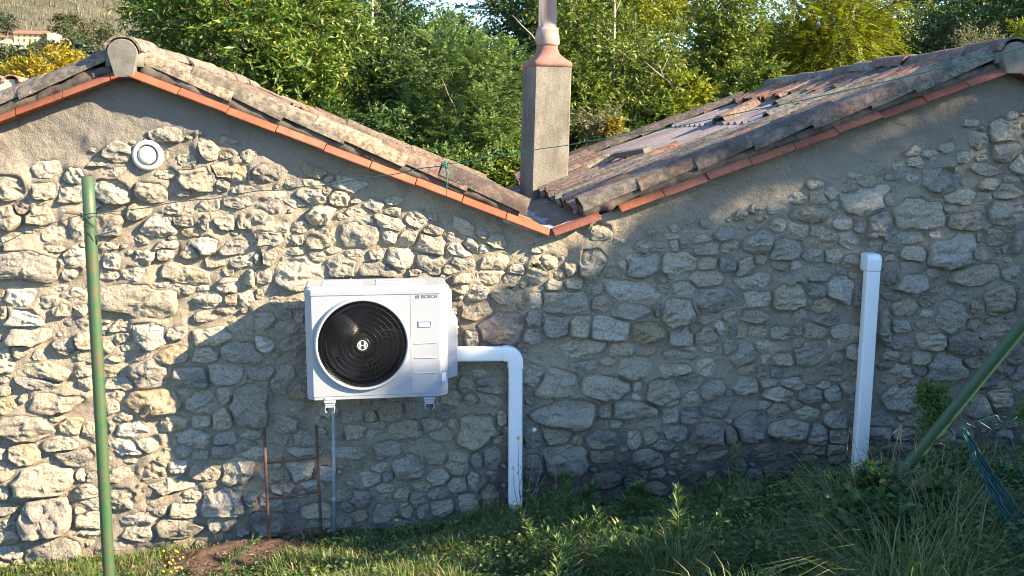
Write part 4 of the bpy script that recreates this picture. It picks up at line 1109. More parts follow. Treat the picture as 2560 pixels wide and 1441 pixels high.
# small rating sticker on the right chamfer
dv = Vector((CH_R, CH_R * 0.85, 0)).normalized(); nv = Vector((dv.y, -dv.x, 0))
SM = Matrix.Translation(Vector((x1, 0, 0)) + dv * 0.018 + nv * 0.0008)
mb = MB(); a, b = Vector((0, 0, 0.088)), dv * 0.036 + Vector((0, 0, 0.088))
mb.prism([SM @ a, SM @ b, SM @ (b + Vector((0, 0, 0.055))), SM @ (a + Vector((0, 0, 0.055)))], [SM @ (a + nv * 0.0006), SM @ (b + nv * 0.0006), SM @ (b + Vector((0, 0, 0.055)) + nv * 0.0006), SM @ (a + Vector((0, 0, 0.055)) + nv * 0.0006)])
stk = mb.build('sticker', simple_mat('sticker_paper', (0.66, 0.67, 0.69), 0.5), pump)
mb = MB()
for (u0, u1, z0, z1) in ((0.002, 0.010, 0.150, 0.153), (0.013, 0.020, 0.146, 0.149), (0.022, 0.030, 0.151, 0.154), (0.018, 0.032, 0.140, 0.1425)):
    p0, p1 = dv * u0, dv * u1
    mb.prism([SM @ (p0 + Vector((0, 0, z0))), SM @ (p1 + Vector((0, 0, z0))), SM @ (p1 + Vector((0, 0, z1))), SM @ (p0 + Vector((0, 0, z1)))], [SM @ (p0 + Vector((0, 0, z0)) + nv * 0.0006), SM @ (p1 + Vector((0, 0, z0)) + nv * 0.0006), SM @ (p1 + Vector((0, 0, z1)) + nv * 0.0006), SM @ (p0 + Vector((0, 0, z1)) + nv * 0.0006)])
mb.build('warning_print', M_PRINT, pump)
# feet and wall brackets
for fx in (0.133, 0.728):
    mb = MB(); mb.box((fx - 0.034, -0.022, -0.014), (fx + 0.034, 0.06, -0.002)); mb.box((fx - 0.030, -0.016, -0.030), (fx + 0.030, 0.055, -0.0141))
    mb.lathe([(0.012, 0), (0.012, 0.012)], Matrix.Translation((fx, 0.005, -0.0145)), 12)
    mb.build('foot', M_WHITE, pump, False, 0.003)
    mb = MB()
    mb.box((fx - 0.026, -0.035, -0.036), (fx + 0.026, D_ + 0.14, -0.0305))
    for s in (-1, 1):
        mb.box((fx + s * 0.026 - 0.0022, -0.035, -0.066), (fx + s * 0.026 + 0.0022, D_ + 0.14, -0.0361))
        mb.box((fx + s * 0.026 - (0.010 if s > 0 else -0.0023), -0.035, -0.069), (fx + s * 0.026 + (0.010 if s < 0 else -0.0023), D_ + 0.14, -0.0655))
    mb.build('bracket_arm', M_WHITE, pump)
mb = MB(); mb.box((0.09, D_ + 0.10, 0.05), (W_ - 0.09, D_ + 0.12, 0.09))
for fx in (0.133, 0.728): mb.box((fx - 0.02, D_ + 0.1001, -0.07), (fx + 0.02, D_ + 0.1199, 0.0499))
mb.build('wall_rail', M_WHITE, pump)

# ------------------------------------------------------------------ pipe trunking, drain pipe, vent
def rrect(w, h, r=0.012, n=4):
    pts = []
    for cx, cy, a0 in ((w/2 - r, h/2 - r, 0), (-w/2 + r, h/2 - r, 90), (-w/2 + r, -h/2 + r, 180), (w/2 - r, -h/2 + r, 270)):
        for k in range(n + 1):
            a = math.radians(a0 + 90 * k / n); pts.append((cx + r * math.cos(a), cy + r * math.sin(a)))
    return pts
def duct(mb, pts, w, h, r=0.014):
    """rounded duct along pts, all in the plane of the wall; h is the depth"""
    pts = [Vector(p) for p in pts]; rings = []
    for i, p in enumerate(pts):
        t = (pts[min(i+1, len(pts)-1)] - pts[max(i-1, 0)]).normalized()
        side = t.cross(Vector((0, 1, 0))).normalized(); dep = t.cross(side).normalized()
        rings.append([p + side * a + dep * b for a, b in rrect(w, h, r)])
    return mb.loft(rings)
TY = 5.995
A = V(1120, 886, TY); E = V(1288, 884, TY); B = V(1288, 1275, TY)
t1 = thing('pipe_trunking', 'white right angled pipe trunking running from the heat pump down to the ground', 'pipe cover', tuple(V(1288, 1275, 6.03)))
def kid(o, root): o.matrix_parent_inverse = inv(root); return o
e0 = E + (A - E).normalized() * 0.062; e1 = E + (B - E).normalized() * 0.062
mb = MB(); duct(mb, [A, e0], 0.092, 0.066); kid(mb.build('duct', M_TRUNK, t1, True), t1)
mb = MB(); duct(mb, [e1, B], 0.090, 0.066); kid(mb.build('duct', M_TRUNK, t1, True), t1)
mb = MB(); pts = [e0 + (A - E).normalized() * 0.012]
for k in range(9):
    t = k / 8; pts.append((e0 * (1 - t) + E * t) * (1 - t) + (E * (1 - t) + e1 * t) * t)
pts.append(e1 + (B - E).normalized() * 0.03)
duct(mb, pts, 0.100, 0.076); kid(mb.build('elbow', M_TRUNK, t1, True), t1)
t2 = thing('pipe_trunking', 'straight leaning white pipe trunking with a rounded cap on the right part of the wall', 'pipe cover', tuple(V(2140, 1240, 6.03)))
T0 = V(2181, 660, TY); T1_ = V(2142, 1250, TY)
mb = MB(); duct(mb, [T0, T1_], 0.092, 0.072); kid(mb.build('duct', M_TRUNK, t2, True), t2)
prof = [(0.085, -0.055), (-0.041, -0.055), (-0.041, 0.026)] + [(0.004 - 0.045 * math.cos(a_), 0.026 + 0.042 * math.sin(a_)) for a_ in np.linspace(0.25, math.pi / 2, 6)] + [(0.085, 0.068)]
TL = Matrix.Translation(T0) @ Matrix.Rotation(math.atan2((T0 - T1_).x, (T0 - T1_).z), 4, 'Y')
mb = MB(); mb.prism([TL @ Vector((-0.050, y, z)) for y, z in prof], [TL @ Vector((0.050, y, z)) for y, z in prof])
kid(mb.build('end_cap', M_TRUNK, t2, False, 0.018), t2)
for o in t1.children: o.modifiers.new('split', 'EDGE_SPLIT').split_angle = math.radians(60)
for o in list(t2.children)[:1]: o.modifiers.new('split', 'EDGE_SPLIT').split_angle = math.radians(50)

dr = thing('drain_pipe', 'thin grey plastic condensate pipe hanging from the heat pump to the grass', 'pipe', tuple(V(836, 1352, 5.9)))
mb = MB(); mb.tube([V(833, 1005, 5.80), V(834, 1060, 5.88), V(834, 1120, 5.93), V(836, 1365, 5.95)], 0.0098, 10); kid(mb.build('pipe', M_GREYPIPE, dr, True), dr)
for py in (1122, 1247):
    mb = MB(); mb.tube([V(834.5, py - 4, 5.93), V(834.5, py + 4, 5.93)], 0.0135, 10); kid(mb.build('coupling', M_GREYPIPE, dr), dr)

vn = thing('air_vent', 'round ivory plastic air vent in the plaster below the left gable', 'vent', tuple(V(369, 389, 6.075)))
VM = Matrix.Rotation(math.pi / 2, 4, 'X')
mb = MB(); mb.lathe([(0.093, -0.03), (0.093, 0.004), (0.088, 0.014), (0.078, 0.020), (0.066, 0.020), (0.062, 0.012), (0.0615, -0.02), (0.01, -0.021)], VM, 56); mb.build('flange', M_VENT, vn, True)
mb = MB(); mb.lathe([(0.02, 0.002), (0.052, 0.006), (0.0555, 0.012), (0.053, 0.018), (0.03, 0.020), (0.002, 0.0205)], VM, 48); mb.build('disc', M_VENT, vn, True)

# ------------------------------------------------------------------ rusty iron frame leaning on the wall
lad = thing('iron_ladder', 'rusty iron ladder frame leaning against the wall under the heat pump', 'ladder', tuple(V(738, 1355, 5.85)))
for (xa, ya, xb, yb) in ((660, 1068, 673, 1362), (790, 1063, 804, 1355)):
    mb = MB(); mb.tube([V(xa, ya, 6.0), V((xa + xb) / 2, (ya + yb) / 2, 5.93), V(xb, yb, 5.87)], 0.0098, 8); kid(mb.build('rail', M_RUST, lad, True), lad)
for (xa, ya, xb, yb) in ((662, 1159, 794, 1144), (667, 1249, 799, 1230), (671, 1335, 802, 1319)):
    mb = MB(); dd = np.interp(ya, [1068, 1362], [6.0, 5.87]); mb.tube([V(xa, ya, dd), V(xb, yb, dd)], 0.0075, 8); kid(mb.build('rung', M_RUST, lad, True), lad)

# ------------------------------------------------------------------ green fence posts, wires
PD = 4.70
post = thing('fence_post', 'upright green painted steel fence post in front of the sunlit wall', 'post', tuple(V(282, 1620, PD)))
pa, pb = V(219, 441, PD), V(282, 1620, PD)
mb = MB(); mb.tube([pa.lerp(pb, t) for t in np.linspace(0, 1, 12)], 0.0285, 20); kid(mb.build('tube', M_GREEN, post, True), post)
mb = MB(); mb.tube([V(157, 530, PD - 0.03), V(206, 537, PD - 0.005)], 0.0065, 8); kid(mb.build('threaded_rod', M_RUST, post), post)
mb = MB(); mb.tube([V(236, 590, PD - 0.01), V(293, 575, PD - 0.06)], 0.0055, 8); mb.tube([V(287, 576.5, PD - 0.055), V(294, 575, PD - 0.062)], 0.010, 6); kid(mb.build('threaded_rod', M_ZINC, post), post)
mb = MB(); mb.tube([V(155, 529.5, PD - 0.032), V(163, 531, PD - 0.028)], 0.012, 6); kid(mb.build('nut', M_ZINC, post), post)
brace = thing('fence_brace', 'slanting green steel fence brace rising out of the weeds at the right edge', 'post', tuple(V(2110, 1360, 4.4)))
q0, q1 = V(2228, 1216, 4.3), V(2565, 803, 3.85)
dirb = (q1 - q0).normalized()
mb = MB(); mb.tube([q0 - dirb * 0.45, q0, q1, q1 + dirb * 0.5], 0.028, 20); kid(mb.build('tube', simple_mat('dark_green_paint', (0.020, 0.070, 0.040), 0.55, 0, 0.6, (0.045, 0.06, 0.035), 18, 0.3), brace, True), brace)

bt = q1 + dirb * 0.48
post2 = thing('fence_post', 'green steel corner post that the slanting brace leans on', 'post', (bt.x + 0.055, bt.y, float(ground_z(bt.x, bt.y))))
mb = MB(); mb.tube([Vector((bt.x + 0.055, bt.y, float(ground_z(bt.x, bt.y)) - 0.2)), Vector((bt.x + 0.055, bt.y, bt.z + 0.22))], 0.0285, 20); kid(mb.build('tube', M_GREEN, post2, True), post2)

def wobble(pts, n, amp, seed):
    pts = [Vector(p) for p in pts]; out = []
    L = [0]
    for a, b in zip(pts[:-1], pts[1:]): L.append(L[-1] + (b - a).length)
    for k in range(n + 1):
        s = L[-1] * k / n
        i = max(0, min(len(pts) - 2, int(np.searchsorted(L, s)) - 1))
        p = pts[i].lerp(pts[i+1], (s - L[i]) / max(L[i+1] - L[i], 1e-6))
        w = Vector([float(value_noise(np.array(s * 9.0), np.array(j * 7.3), seed=seed)) for j in range(3)]) * amp
        out.append(p + w)
    return out
wire = thing('fence_wire', 'long green coated wire strung from the left post across the roofs to the right', 'wire', tuple(V(215, 537, 4.66)))
mb = MB(); mb.tube(wobble([V(-60, 640, 4.75), V(0, 610, 4.73), V(66, 575, 4.71), V(108, 573, 4.70), V(130, 555, 4.69), V(190, 545, 4.67), V(216, 536, 4.665)], 70, 0.010, 1), 0.0020, 6); kid(mb.build('strand', M_DWIRE, wire, True), wire)
mb = MB(); mb.tube(wobble([V(216, 536, 4.665), V(350, 520, 4.58), V(620, 483, 4.42), V(860, 455, 4.25), V(1113, 412, 4.08)], 120, 0.007, 2), 0.0022, 6); kid(mb.build('strand', M_DWIRE, wire, True), wire)
mb = MB(); mb.tube(wobble([V(1113, 412, 4.08), V(1310, 380, 3.9), V(1650, 325, 3.55), V(2000, 252, 3.1), V(2300, 184, 2.7), V(2640, 100, 2.3)], 60, 0.003, 3), 0.0017, 6); kid(mb.build('strand', M_WIRE, wire, True), wire)
mb = MB()
for k in range(4):
    mb.tube([V(1113, 412, 4.08) + Vector((0.011 * math.cos(a + k), 0.011 * math.sin(a + k), 0.005 * k - 0.008 + 0.003 * math.sin(3 * a))) for a in np.linspace(0, 6.3, 16)], 0.0018, 5)
for end in ((1117, 480), (1121, 450), (1137, 456), (1103, 392), (1116, 493)):
    mb.tube([V(1113, 412, 4.08), V((1113 + end[0]) / 2 + 3, (412 + end[1]) / 2, 4.07), V(end[0], end[1], 4.07)], 0.0014, 5)
kid(mb.build('knot', M_WIRE, wire, True), wire)
mb = MB()
for c_, s_ in ((536, 1), (538, 2)):
    ctr = pa.lerp(pb, (c_ - 441) / 1179)
    mb.tube([ctr + Vector((0.033 * math.cos(a), 0.033 * math.sin(a), 0.012 * math.sin(a + s_))) for a in np.linspace(0, 6.28, 24)], 0.0022, 5)
mb.tube([V(212, 540, 4.66), V(226, 556, 4.655), V(240, 567, 4.67)], 0.002, 5); mb.tube([V(216, 562, 4.66), V(232, 572, 4.655), V(241, 600, 4.67)], 0.002, 5)
kid(mb.build('binding', M_DWIRE, wire, True), wire)

roll = thing('wire_mesh_roll', 'crumpled roll of dark green plastic coated wire mesh in the weeds at the right edge', 'wire mesh', tuple(V(2540, 1340, 4.0)))
mb = MB(); rr_ = random.Random(8)
for k in range(30):
    off = (rr_.uniform(-1, 1), rr_.uniform(-1, 1))
    pts = []
    for t in np.linspace(0, 1, 40):
        c = V(2412 + 165 * t, 1078 + 285 * t ** 0.92, 4.0 - 0.1 * t)
        spread = 0.012 + 0.055 * t ** 0.8
        z = 0.013 * math.sin((34 + k % 5 * 3) * t + k * 1.7)
        pts.append(c + Vector((off[0] * spread + z, off[1] * spread, off[1] * spread * 0.6 - z)))
    mb.tube(pts, 0.0032, 5)
for k, (a, b, c, d) in enumerate([((2415, 1078), (2440, 1050), (2500, 1090), (2535, 1150)), ((2440, 1052), (2490, 1040), (2530, 1110), (2545, 1170)), ((2462, 1095), (2480, 1060), (2520, 1060), (2540, 1043)), ((2470, 1130), (2500, 1110), (2515, 1150), (2530, 1190)), ((2410, 1090), (2406, 1075), (2420, 1062), (2440, 1070)), ((2500, 1180), (2520, 1150), (2550, 1180), (2570, 1220))]):
    mb.tube(wobble([V(*a, 3.98), V(*b, 3.96), V(*c, 3.95), V(*d, 3.96)], 40, 0.012, 20 + k), 0.0030, 5)
kid(mb.build('strands', M_WIRE if False else simple_mat('dark_green_pvc', (0.012, 0.080, 0.078), 0.5), roll, True), roll)

# ------------------------------------------------------------------ houses beyond
nb = thing('neighbour_house', 'corner of a cream rendered outbuilding with canal tiles at the left edge', 'house', tuple(P(10, 260, 9.0)))
a = P(-420, 198, 9.0); b = P(36, 198, 9.0)
mb = MB(); mb.box((a[0], 9.0, -3.0), (b[0], 10.2, b[2])); kid(mb.build('wall', M_OFFWHITE, nb, False, 0.01), nb)
rt2 = random.Random(2); x = b[0] - 0.02; k = 0
while x > a[0]:
    o = bpy.data.objects.new('canal_tile', rt2.choice(TILE_MESH)); COL.objects.link(o); o.parent = nb
    o.matrix_parent_inverse = inv(nb)
    o.matrix_basis = Matrix.Translation((x, 8.97, b[2] - 0.03)) @ Matrix(((0, -1, 0), (1, 0, 0), (0, 0, 1))).to_4x4() @ Matrix.Scale(0.8, 4)
    o.color = (0.42, 0.22, 0.15, 1); x -= 0.135; k += 1

def far_box(name, mat, parent, px0, px1, py0, py1, d0, depth):
    p0 = P(px0, py1, d0); p1 = P(px1, py0, d0)
    mb = MB(); mb.box((p0[0], d0, p0[2]), (p1[0], d0 + depth, p1[2])); o = mb.build(name, mat, parent); kid(o, parent); return o
FD = 425.0
ap = thing('apartment_house', 'long cream house with red tiled roof on the far wooded hillside', 'house', tuple(P(85, 112, FD)))
w = far_box('wall', M_CREAM, ap, 36, 118, 84, 119, FD, 11)
p0, p1 = P(31, 84, FD - 1), P(121, 84, FD - 1); pr0, pr1 = P(33, 76, FD + 5), P(119, 77.5, FD + 5)
mb = MB(); mb.prism([(p0[0], FD - 0.9, p0[2]), (p0[0], FD + 12, p0[2]), (pr0[0], FD + 5.5, pr0[2])], [(p1[0], FD - 0.9, p1[2] - 0.2), (p1[0], FD + 12, p1[2] - 0.2), (pr1[0], FD + 5.5, pr1[2])]); kid(mb.build('roof', M_REDROOF, ap), ap)
for px_ in (46.5, 61, 76, 88.5):
    for py_ in (89.5, 101):
        far_box('window', M_WINDOW, ap, px_ - 1.5, px_ + 1.5, py_ - 3, py_ + 3, FD - 0.15, 0.3)
for px_ in (63, 70.5): far_box('window', M_WINDOW, ap, px_ - 2, px_ + 2, 112, 118, FD - 0.15, 0.3)
far_box('end_wing', simple_mat('pink_render', (0.60, 0.36, 0.25), 0.9), ap, 119, 134, 83, 114, FD - 3, 9)
h2 = thing('villa', 'small cream villa at the left edge of the hillside', 'house', tuple(P(2, 116, FD)))
far_box('wall', M_CREAM, h2, -40, 15, 94, 118, FD - 6, 10)
p0, p1 = P(-43, 94, FD - 7), P(16, 94, FD - 7); r0 = P(-12, 84, FD - 7)
mb = MB(); mb.prism([(p0[0], FD - 7, p0[2]), (p1[0], FD - 7, p1[2]), (r0[0], FD - 7, r0[2])], [(p0[0], FD + 5, p0[2]), (p1[0], FD + 5, p1[2]), (r0[0], FD + 5, r0[2])]); kid(mb.build('roof', M_REDROOF, h2), h2)
for px_, py_, hw, hh in ((6, 97, 3.5, 2.5), (6, 110, 5, 2), (-14, 97, 3.5, 2.5)): far_box('window', M_WINDOW, h2, px_ - hw, px_ + hw, py_ - hh, py_ + hh, FD - 6.15, 0.3)
tr = thing('terrace_wall', 'pale stepped terrace walls below the houses on the hillside', 'wall', tuple(P(30, 122, FD - 12)))
far_box('wall', M_OFFWHITE, tr, -60, 62, 116, 121, FD - 12, 3); far_box('wall', M_OFFWHITE, tr, -60, 60, 106, 113, FD - 4, 3)
far_box('awning', simple_mat('white_canvas', (0.8, 0.78, 0.74), 0.8), tr, 31, 50, 108, 112, FD - 9, 4)
h3 = thing('low_house', 'low brown roofed house half hidden by trees right of the long cream house', 'house', tuple(P(152, 105, FD)))
far_box('wall', M_OFFWHITE, h3, 136, 168, 100, 108, FD + 4, 8)
p0, p1 = P(134, 100, FD + 3), P(170, 102, FD + 3); r0, r1 = P(136, 95, FD + 8), P(164, 96, FD + 8)
mb = MB(); mb.prism([(p0[0], FD + 3, p0[2]), (p0[0], FD + 13, p0[2]), (r0[0], FD + 8, r0[2])], [(p1[0], FD + 3, p1[2]), (p1[0], FD + 13, p1[2]), (r1[0], FD + 8, r1[2])]); kid(mb.build('roof', simple_mat('brown_roof', (0.27, 0.17, 0.10), 0.9), h3), h3)

# ------------------------------------------------------------------ vegetation
def unit(a):
    return a / np.maximum(np.linalg.norm(a, axis=-1, keepdims=True), 1e-9)
def leaf_mesh(name, base, d, nrm, L, W, fold=0.15):
    """one folded, pointed leaf per row: two triangles sharing the midrib"""
    d = unit(d); side = unit(np.cross(d, nrm)); nn = unit(np.cross(side, d))
    L = np.broadcast_to(np.asarray(L, float), (len(base),))[:, None]; W = np.broadcast_to(np.asarray(W, float), (len(base),))[:, None]
    mid = base + d * L * 0.45
    v = np.stack([base, mid + side * W * 0.5 + nn * W * fold, base + d * L - nn * L * 0.08, mid - side * W * 0.5 + nn * W * fold], 1)
    n = len(base); k = np.arange(n)[:, None] * 4
    f = np.concatenate([k + np.array([[0, 1, 2]]), k + np.array([[0, 2, 3]])], 0)
    return mesh_np(name, v.reshape(-1, 3), [f], False)

def sprays(rs, p0, D, tl, per, droop, jitter=0.5, pinnate=False):
    """leaves set along drooping twigs; returns base, direction, normal per leaf"""
    n = len(p0); D = unit(D)
    t = (np.arange(per)[None, :] + rs.uniform(0, 1, (n, per))) / per
    up = np.array([0, 0, 1.0])
    side = unit(np.cross(D, up) + rs.normal(0, 0.15, D.shape))
    tlv = tl * rs.uniform(0.6, 1.3, (n, 1))
    base = p0[:, None, :] + D[:, None, :] * (tlv * t)[:, :, None] - up * (droop * tlv * t ** 2)[:, :, None]
    sgn = np.where(np.arange(per)[None, :] % 2 == 0, 1.0, -1.0)[:, :, None]
    if pinnate:
        d = side[:, None, :] * sgn * 0.9 + D[:, None, :] * 0.35 + rs.normal(0, 0.15, base.shape)
        nrm = np.cross(side, D)[:, None, :] + rs.normal(0, 0.25, base.shape)
        nrm = np.where(nrm[..., 2:3] < 0, -nrm, nrm)
    else:
        d = side[:, None, :] * sgn * 0.7 + D[:, None, :] * 0.7 + rs.normal(0, jitter, base.shape) - up * droop * 0.4
        nrm = up + rs.normal(0, 0.55, base.shape) + D[:, None, :] * 0.35
    return base.reshape(-1, 3), d.reshape(-1, 3), nrm.reshape(-1, 3)

def crown_points(rs, radii, nlobe, nspray, lobe=(0.30, 0.5), fill=0.25):
    radii = np.array(radii)
    u = unit(rs.normal(0, 1, (nlobe, 3))); rr = rs.uniform(0.35, 0.78, (nlobe, 1))
    lc = u * rr * radii; lr = rs.uniform(lobe[0], lobe[1], nlobe) * radii.mean()
    which = rs.choice(nlobe, nspray, p=lr ** 2 / (lr ** 2).sum())
    o = unit(rs.normal(0, 1, (nspray, 3)) + np.array([0, 0, 0.25]))
    rad = np.where(rs.uniform(0, 1, nspray) < fill, rs.uniform(0.2, 0.9, nspray), rs.uniform(0.85, 1.08, nspray))
    p = lc[which] + o * (lr[which] * rad)[:, None]
    D = o * 0.8 + unit(p) * 0.4 + rs.normal(0, 0.35, p.shape) + np.array([0, 0, 0.12])
    return p, D, lc

GREEN_ST = lambda a, b, c, y: [(0.0, a), (0.45, b), (0.92, c), (0.985, y)]
LM = {
 'chestnut': make_leaf_mat('chestnut_leaves', GREEN_ST((0.041, 0.085, 0.017), (0.083, 0.144, 0.024), (0.144, 0.207, 0.036), (0.372, 0.303, 0.048)), 0.30, 0.42),
 'dark': make_leaf_mat('dark_green_leaves', GREEN_ST((0.024, 0.053, 0.015), (0.046, 0.090, 0.024), (0.077, 0.132, 0.034), (0.155, 0.178, 0.046)), 0.25, 0.5),
 'robinia': make_leaf_mat('fine_pinnate_leaves', GREEN_ST((0.067, 0.127, 0.033), (0.111, 0.186, 0.051), (0.171, 0.245, 0.067), (0.297, 0.253, 0.067)), 0.38, 0.5),
 'mid': make_leaf_mat('broad_green_leaves', GREEN_ST((0.053, 0.092, 0.019), (0.099, 0.145, 0.026), (0.165, 0.211, 0.037), (0.343, 0.284, 0.046)), 0.36, 0.45),
 'bright': make_leaf_mat('yellow_green_leaves', GREEN_ST((0.086, 0.121, 0.014), (0.155, 0.190, 0.021), (0.241, 0.259, 0.028), (0.380, 0.322, 0.034)), 0.42, 0.5),
 'yellow': make_leaf_mat('yellow_autumn_leaves', GREEN_ST((0.137, 0.137, 0.019), (0.315, 0.252, 0.032), (0.441, 0.326, 0.033), (0.483, 0.315, 0.032)), 0.35, 0.5),
 'pale': make_leaf_mat('pale_grey_green_leaves', GREEN_ST((0.11, 0.125, 0.06), (0.17, 0.175, 0.085), (0.23, 0.22, 0.11), (0.34, 0.27, 0.06)), 0.3, 0.55),
 'far': make_leaf_mat('far_tree_leaves', GREEN_ST((0.051, 0.072, 0.030), (0.086, 0.112, 0.046), (0.127, 0.147, 0.061), (0.162, 0.151, 0.072)), 0.2, 0.6),  # far leaf colours are lightened to stand in for haze
 'farred': make_leaf_mat('far_brown_leaves', GREEN_ST((0.084, 0.071, 0.042), (0.134, 0.104, 0.059), (0.168, 0.134, 0.071), (0.202, 0.143, 0.067)), 0.2, 0.6),
 'fardark': make_leaf_mat('far_dark_leaves', GREEN_ST((0.034, 0.058, 0.034), (0.054, 0.085, 0.046), (0.082, 0.112, 0.058), (0.109, 0.136, 0.068)), 0.15, 0.6),
}
def tree(name, label, cat, px, py, d, radii, mat, nlobe, nspray, per, twig, L, W, droop, seed, group=None, pinnate=False, base_z=None, bark=M_BARK, center=None, ntrunk=1, lobe=(0.30, 0.5), fill=0.25, trunk_r=None):
    rs = np.random.default_rng(seed)
    c = P(px, py, d) if center is None else np.array(center, float)
    if base_z is None: base_z = -2.35
    root = thing(name, label, cat, (c[0], c[1], base_z), 0, group)
    loc = np.array([0, 0, c[2] - base_z])
    p, D, lc = crown_points(rs, radii, nlobe, nspray, lobe, fill)
    b, dd, nn = sprays(rs, p - unit(D) * twig * 0.45, D, twig, per, droop, 0.5, pinnate)
    n = len(b)
    me = leaf_mesh('crown', b + loc, dd, nn, L * rs.uniform(0.65, 1.25, n), W * rs.uniform(0.7, 1.2, n))
    o = put('crown', me, LM[mat], root)
    mb = MB(); H = loc[2]
    tr_ = trunk_r or max(0.03, 0.035 * max(radii))
    for k in range(ntrunk):
        ox = rs.normal(0, 0.18 * radii[0]) if ntrunk > 1 else 0.0
        top = np.array([ox * 1.5, 0, H + radii[2] * 0.55])
        pts = [np.array([ox * 0.6, 0, 0]) + (top - np.array([ox * 0.6, 0, 0])) * t + np.array([rs.normal(0, 0.05), rs.normal(0, 0.05), 0]) * (t > 0) for t in np.linspace(0, 1, 7)]
        mb.tube(pts, [tr_ * (1 - 0.8 * t) for t in np.linspace(0, 1, 7)], 7)
    for q in lc:
        s = np.array([0, 0, H + q[2] * 0.3 - radii[2] * 0.35]); e = loc + q * 1.15
        m = (s + e) / 2 + np.array([0, 0, 0.08 * radii[2]])
        mb.tube([s, m, e], [tr_ * 0.45, tr_ * 0.3, tr_ * 0.10], 5)
        for _ in range(5):
            e2 = e + unit(rs.normal(0, 1, 3)) * 0.32 * np.mean(radii); mb.tube([m * 0.4 + e * 0.6, e2], [tr_ * 0.14, tr_ * 0.05], 4)
    mb.build('trunk', bark, root, True)
    return root

WOOD = 'trees of the wood behind the house'
tree('chestnut_tree', 'big glossy chestnut tree with long leaves behind the left roof ridge', 'tree', 655, 40, 13.0, (1.75, 1.6, 1.75), 'chestnut', 18, 2100, 14, 0.32, 0.108, 0.036, 0.35, 1, WOOD)
tree('chestnut_tree', 'lower chestnut tree with yellowing leaf tips just above the middle of the left roof', 'tree', 770, 240, 12.4, (0.85, 0.7, 0.85), 'chestnut', 10, 720, 14, 0.28, 0.102, 0.034, 0.35, 2, WOOD)
tree('dark_tree', 'dark shaded tree between the chestnut and the feathery bright bush', 'tree', 950, 130, 16.0, (1.35, 1.2, 2.6), 'dark', 16, 1300, 12, 0.40, 0.085, 0.038, 0.3, 3, WOOD, ntrunk=3, bark=M_PALEBARK, trunk_r=0.05)
tree('locust_tree', 'feathery bright green locust bush left of the chimney', 'tree', 1165, 285, 12.3, (0.95, 0.8, 1.0), 'robinia', 15, 1500, 22, 0.26, 0.050, 0.021, 0.25, 4, WOOD, pinnate=True, ntrunk=3, trunk_r=0.03)
tree('locust_tree', 'paler locust sapling close behind the valley of the roofs', 'tree', 1265, 330, 11.8, (0.55, 0.5, 0.75), 'robinia', 9, 700, 22, 0.24, 0.045, 0.020, 0.25, 5, WOOD, pinnate=True, trunk_r=0.025)
tree('tall_tree', 'tall tree with a bare trunk and a patch of blue sky to its left', 'tree', 1330, 60, 19.0, (1.35, 1.3, 2.2), 'mid', 14, 1000, 12, 0.42, 0.10, 0.05, 0.3, 6, WOOD, trunk_r=0.14)
tree('broadleaf_tree', 'dense mid green tree directly right of the chimney', 'tree', 1560, 190, 13.6, (1.45, 1.2, 1.55), 'mid', 20, 2300, 14, 0.30, 0.070, 0.034, 0.3, 7, WOOD, ntrunk=2)
tree('broadleaf_tree', 'sunlit yellowish tree top above and right of the steel flue', 'tree', 1560, 10, 16.5, (2.0, 1.5, 1.5), 'bright', 18, 2000, 14, 0.34, 0.075, 0.035, 0.3, 8, WOOD, ntrunk=2, bark=M_PALEBARK, trunk_r=0.05)
tree('broadleaf_tree', 'leafy tree behind the top of the bare corrugated sheets', 'tree', 1800, 175, 14.0, (1.0, 0.9, 1.2), 'mid', 12, 1300, 14, 0.28, 0.068, 0.033, 0.3, 9, WOOD)
tree('acacia_tree', 'spreading bright yellow green tree above the right roof ridge', 'tree', 2070, 60, 15.0, (1.75, 1.3, 1.30), 'bright', 20, 2500, 22, 0.30, 0.050, 0.023, 0.3, 10, WOOD, pinnate=True, ntrunk=2)
tree('dark_tree', 'dark evergreen mass in the top right corner', 'tree', 2470, -10, 21.0, (2.6, 2.0, 2.3), 'dark', 18, 1500, 13, 0.5, 0.12, 0.05, 0.3, 11, WOOD)
tree('shrub', 'thin pale grey green shrub poking up behind the right ridge tiles', 'shrub', 2435, 120, 12.6, (0.34, 0.3, 0.32), 'pale', 8, 160, 10, 0.20, 0.045, 0.02, 0.1, 12, trunk_r=0.02)
tree('shrub', 'yellow green shrub at the far right edge behind the ridge', 'shrub', 2570, 95, 13.5, (0.30, 0.3, 0.4), 'bright', 7, 160, 12, 0.22, 0.05, 0.024, 0.2, 13, trunk_r=0.02)
tree('shrub', 'orange yellow autumn shrub between the chimney and the bare sheets', 'shrub', 1510, 330, 11.6, (0.42, 0.3, 0.28), 'pale', 8, 260, 12, 0.2, 0.045, 0.022, 0.2, 14, trunk_r=0.02)
tree('shrub', 'small clump of orange leaves above the rear edge of the right roof', 'shrub', 1535, 318, 11.4, (0.13, 0.12, 0.10), 'yellow', 5, 70, 10, 0.13, 0.04, 0.02, 0.2, 15, trunk_r=0.015)
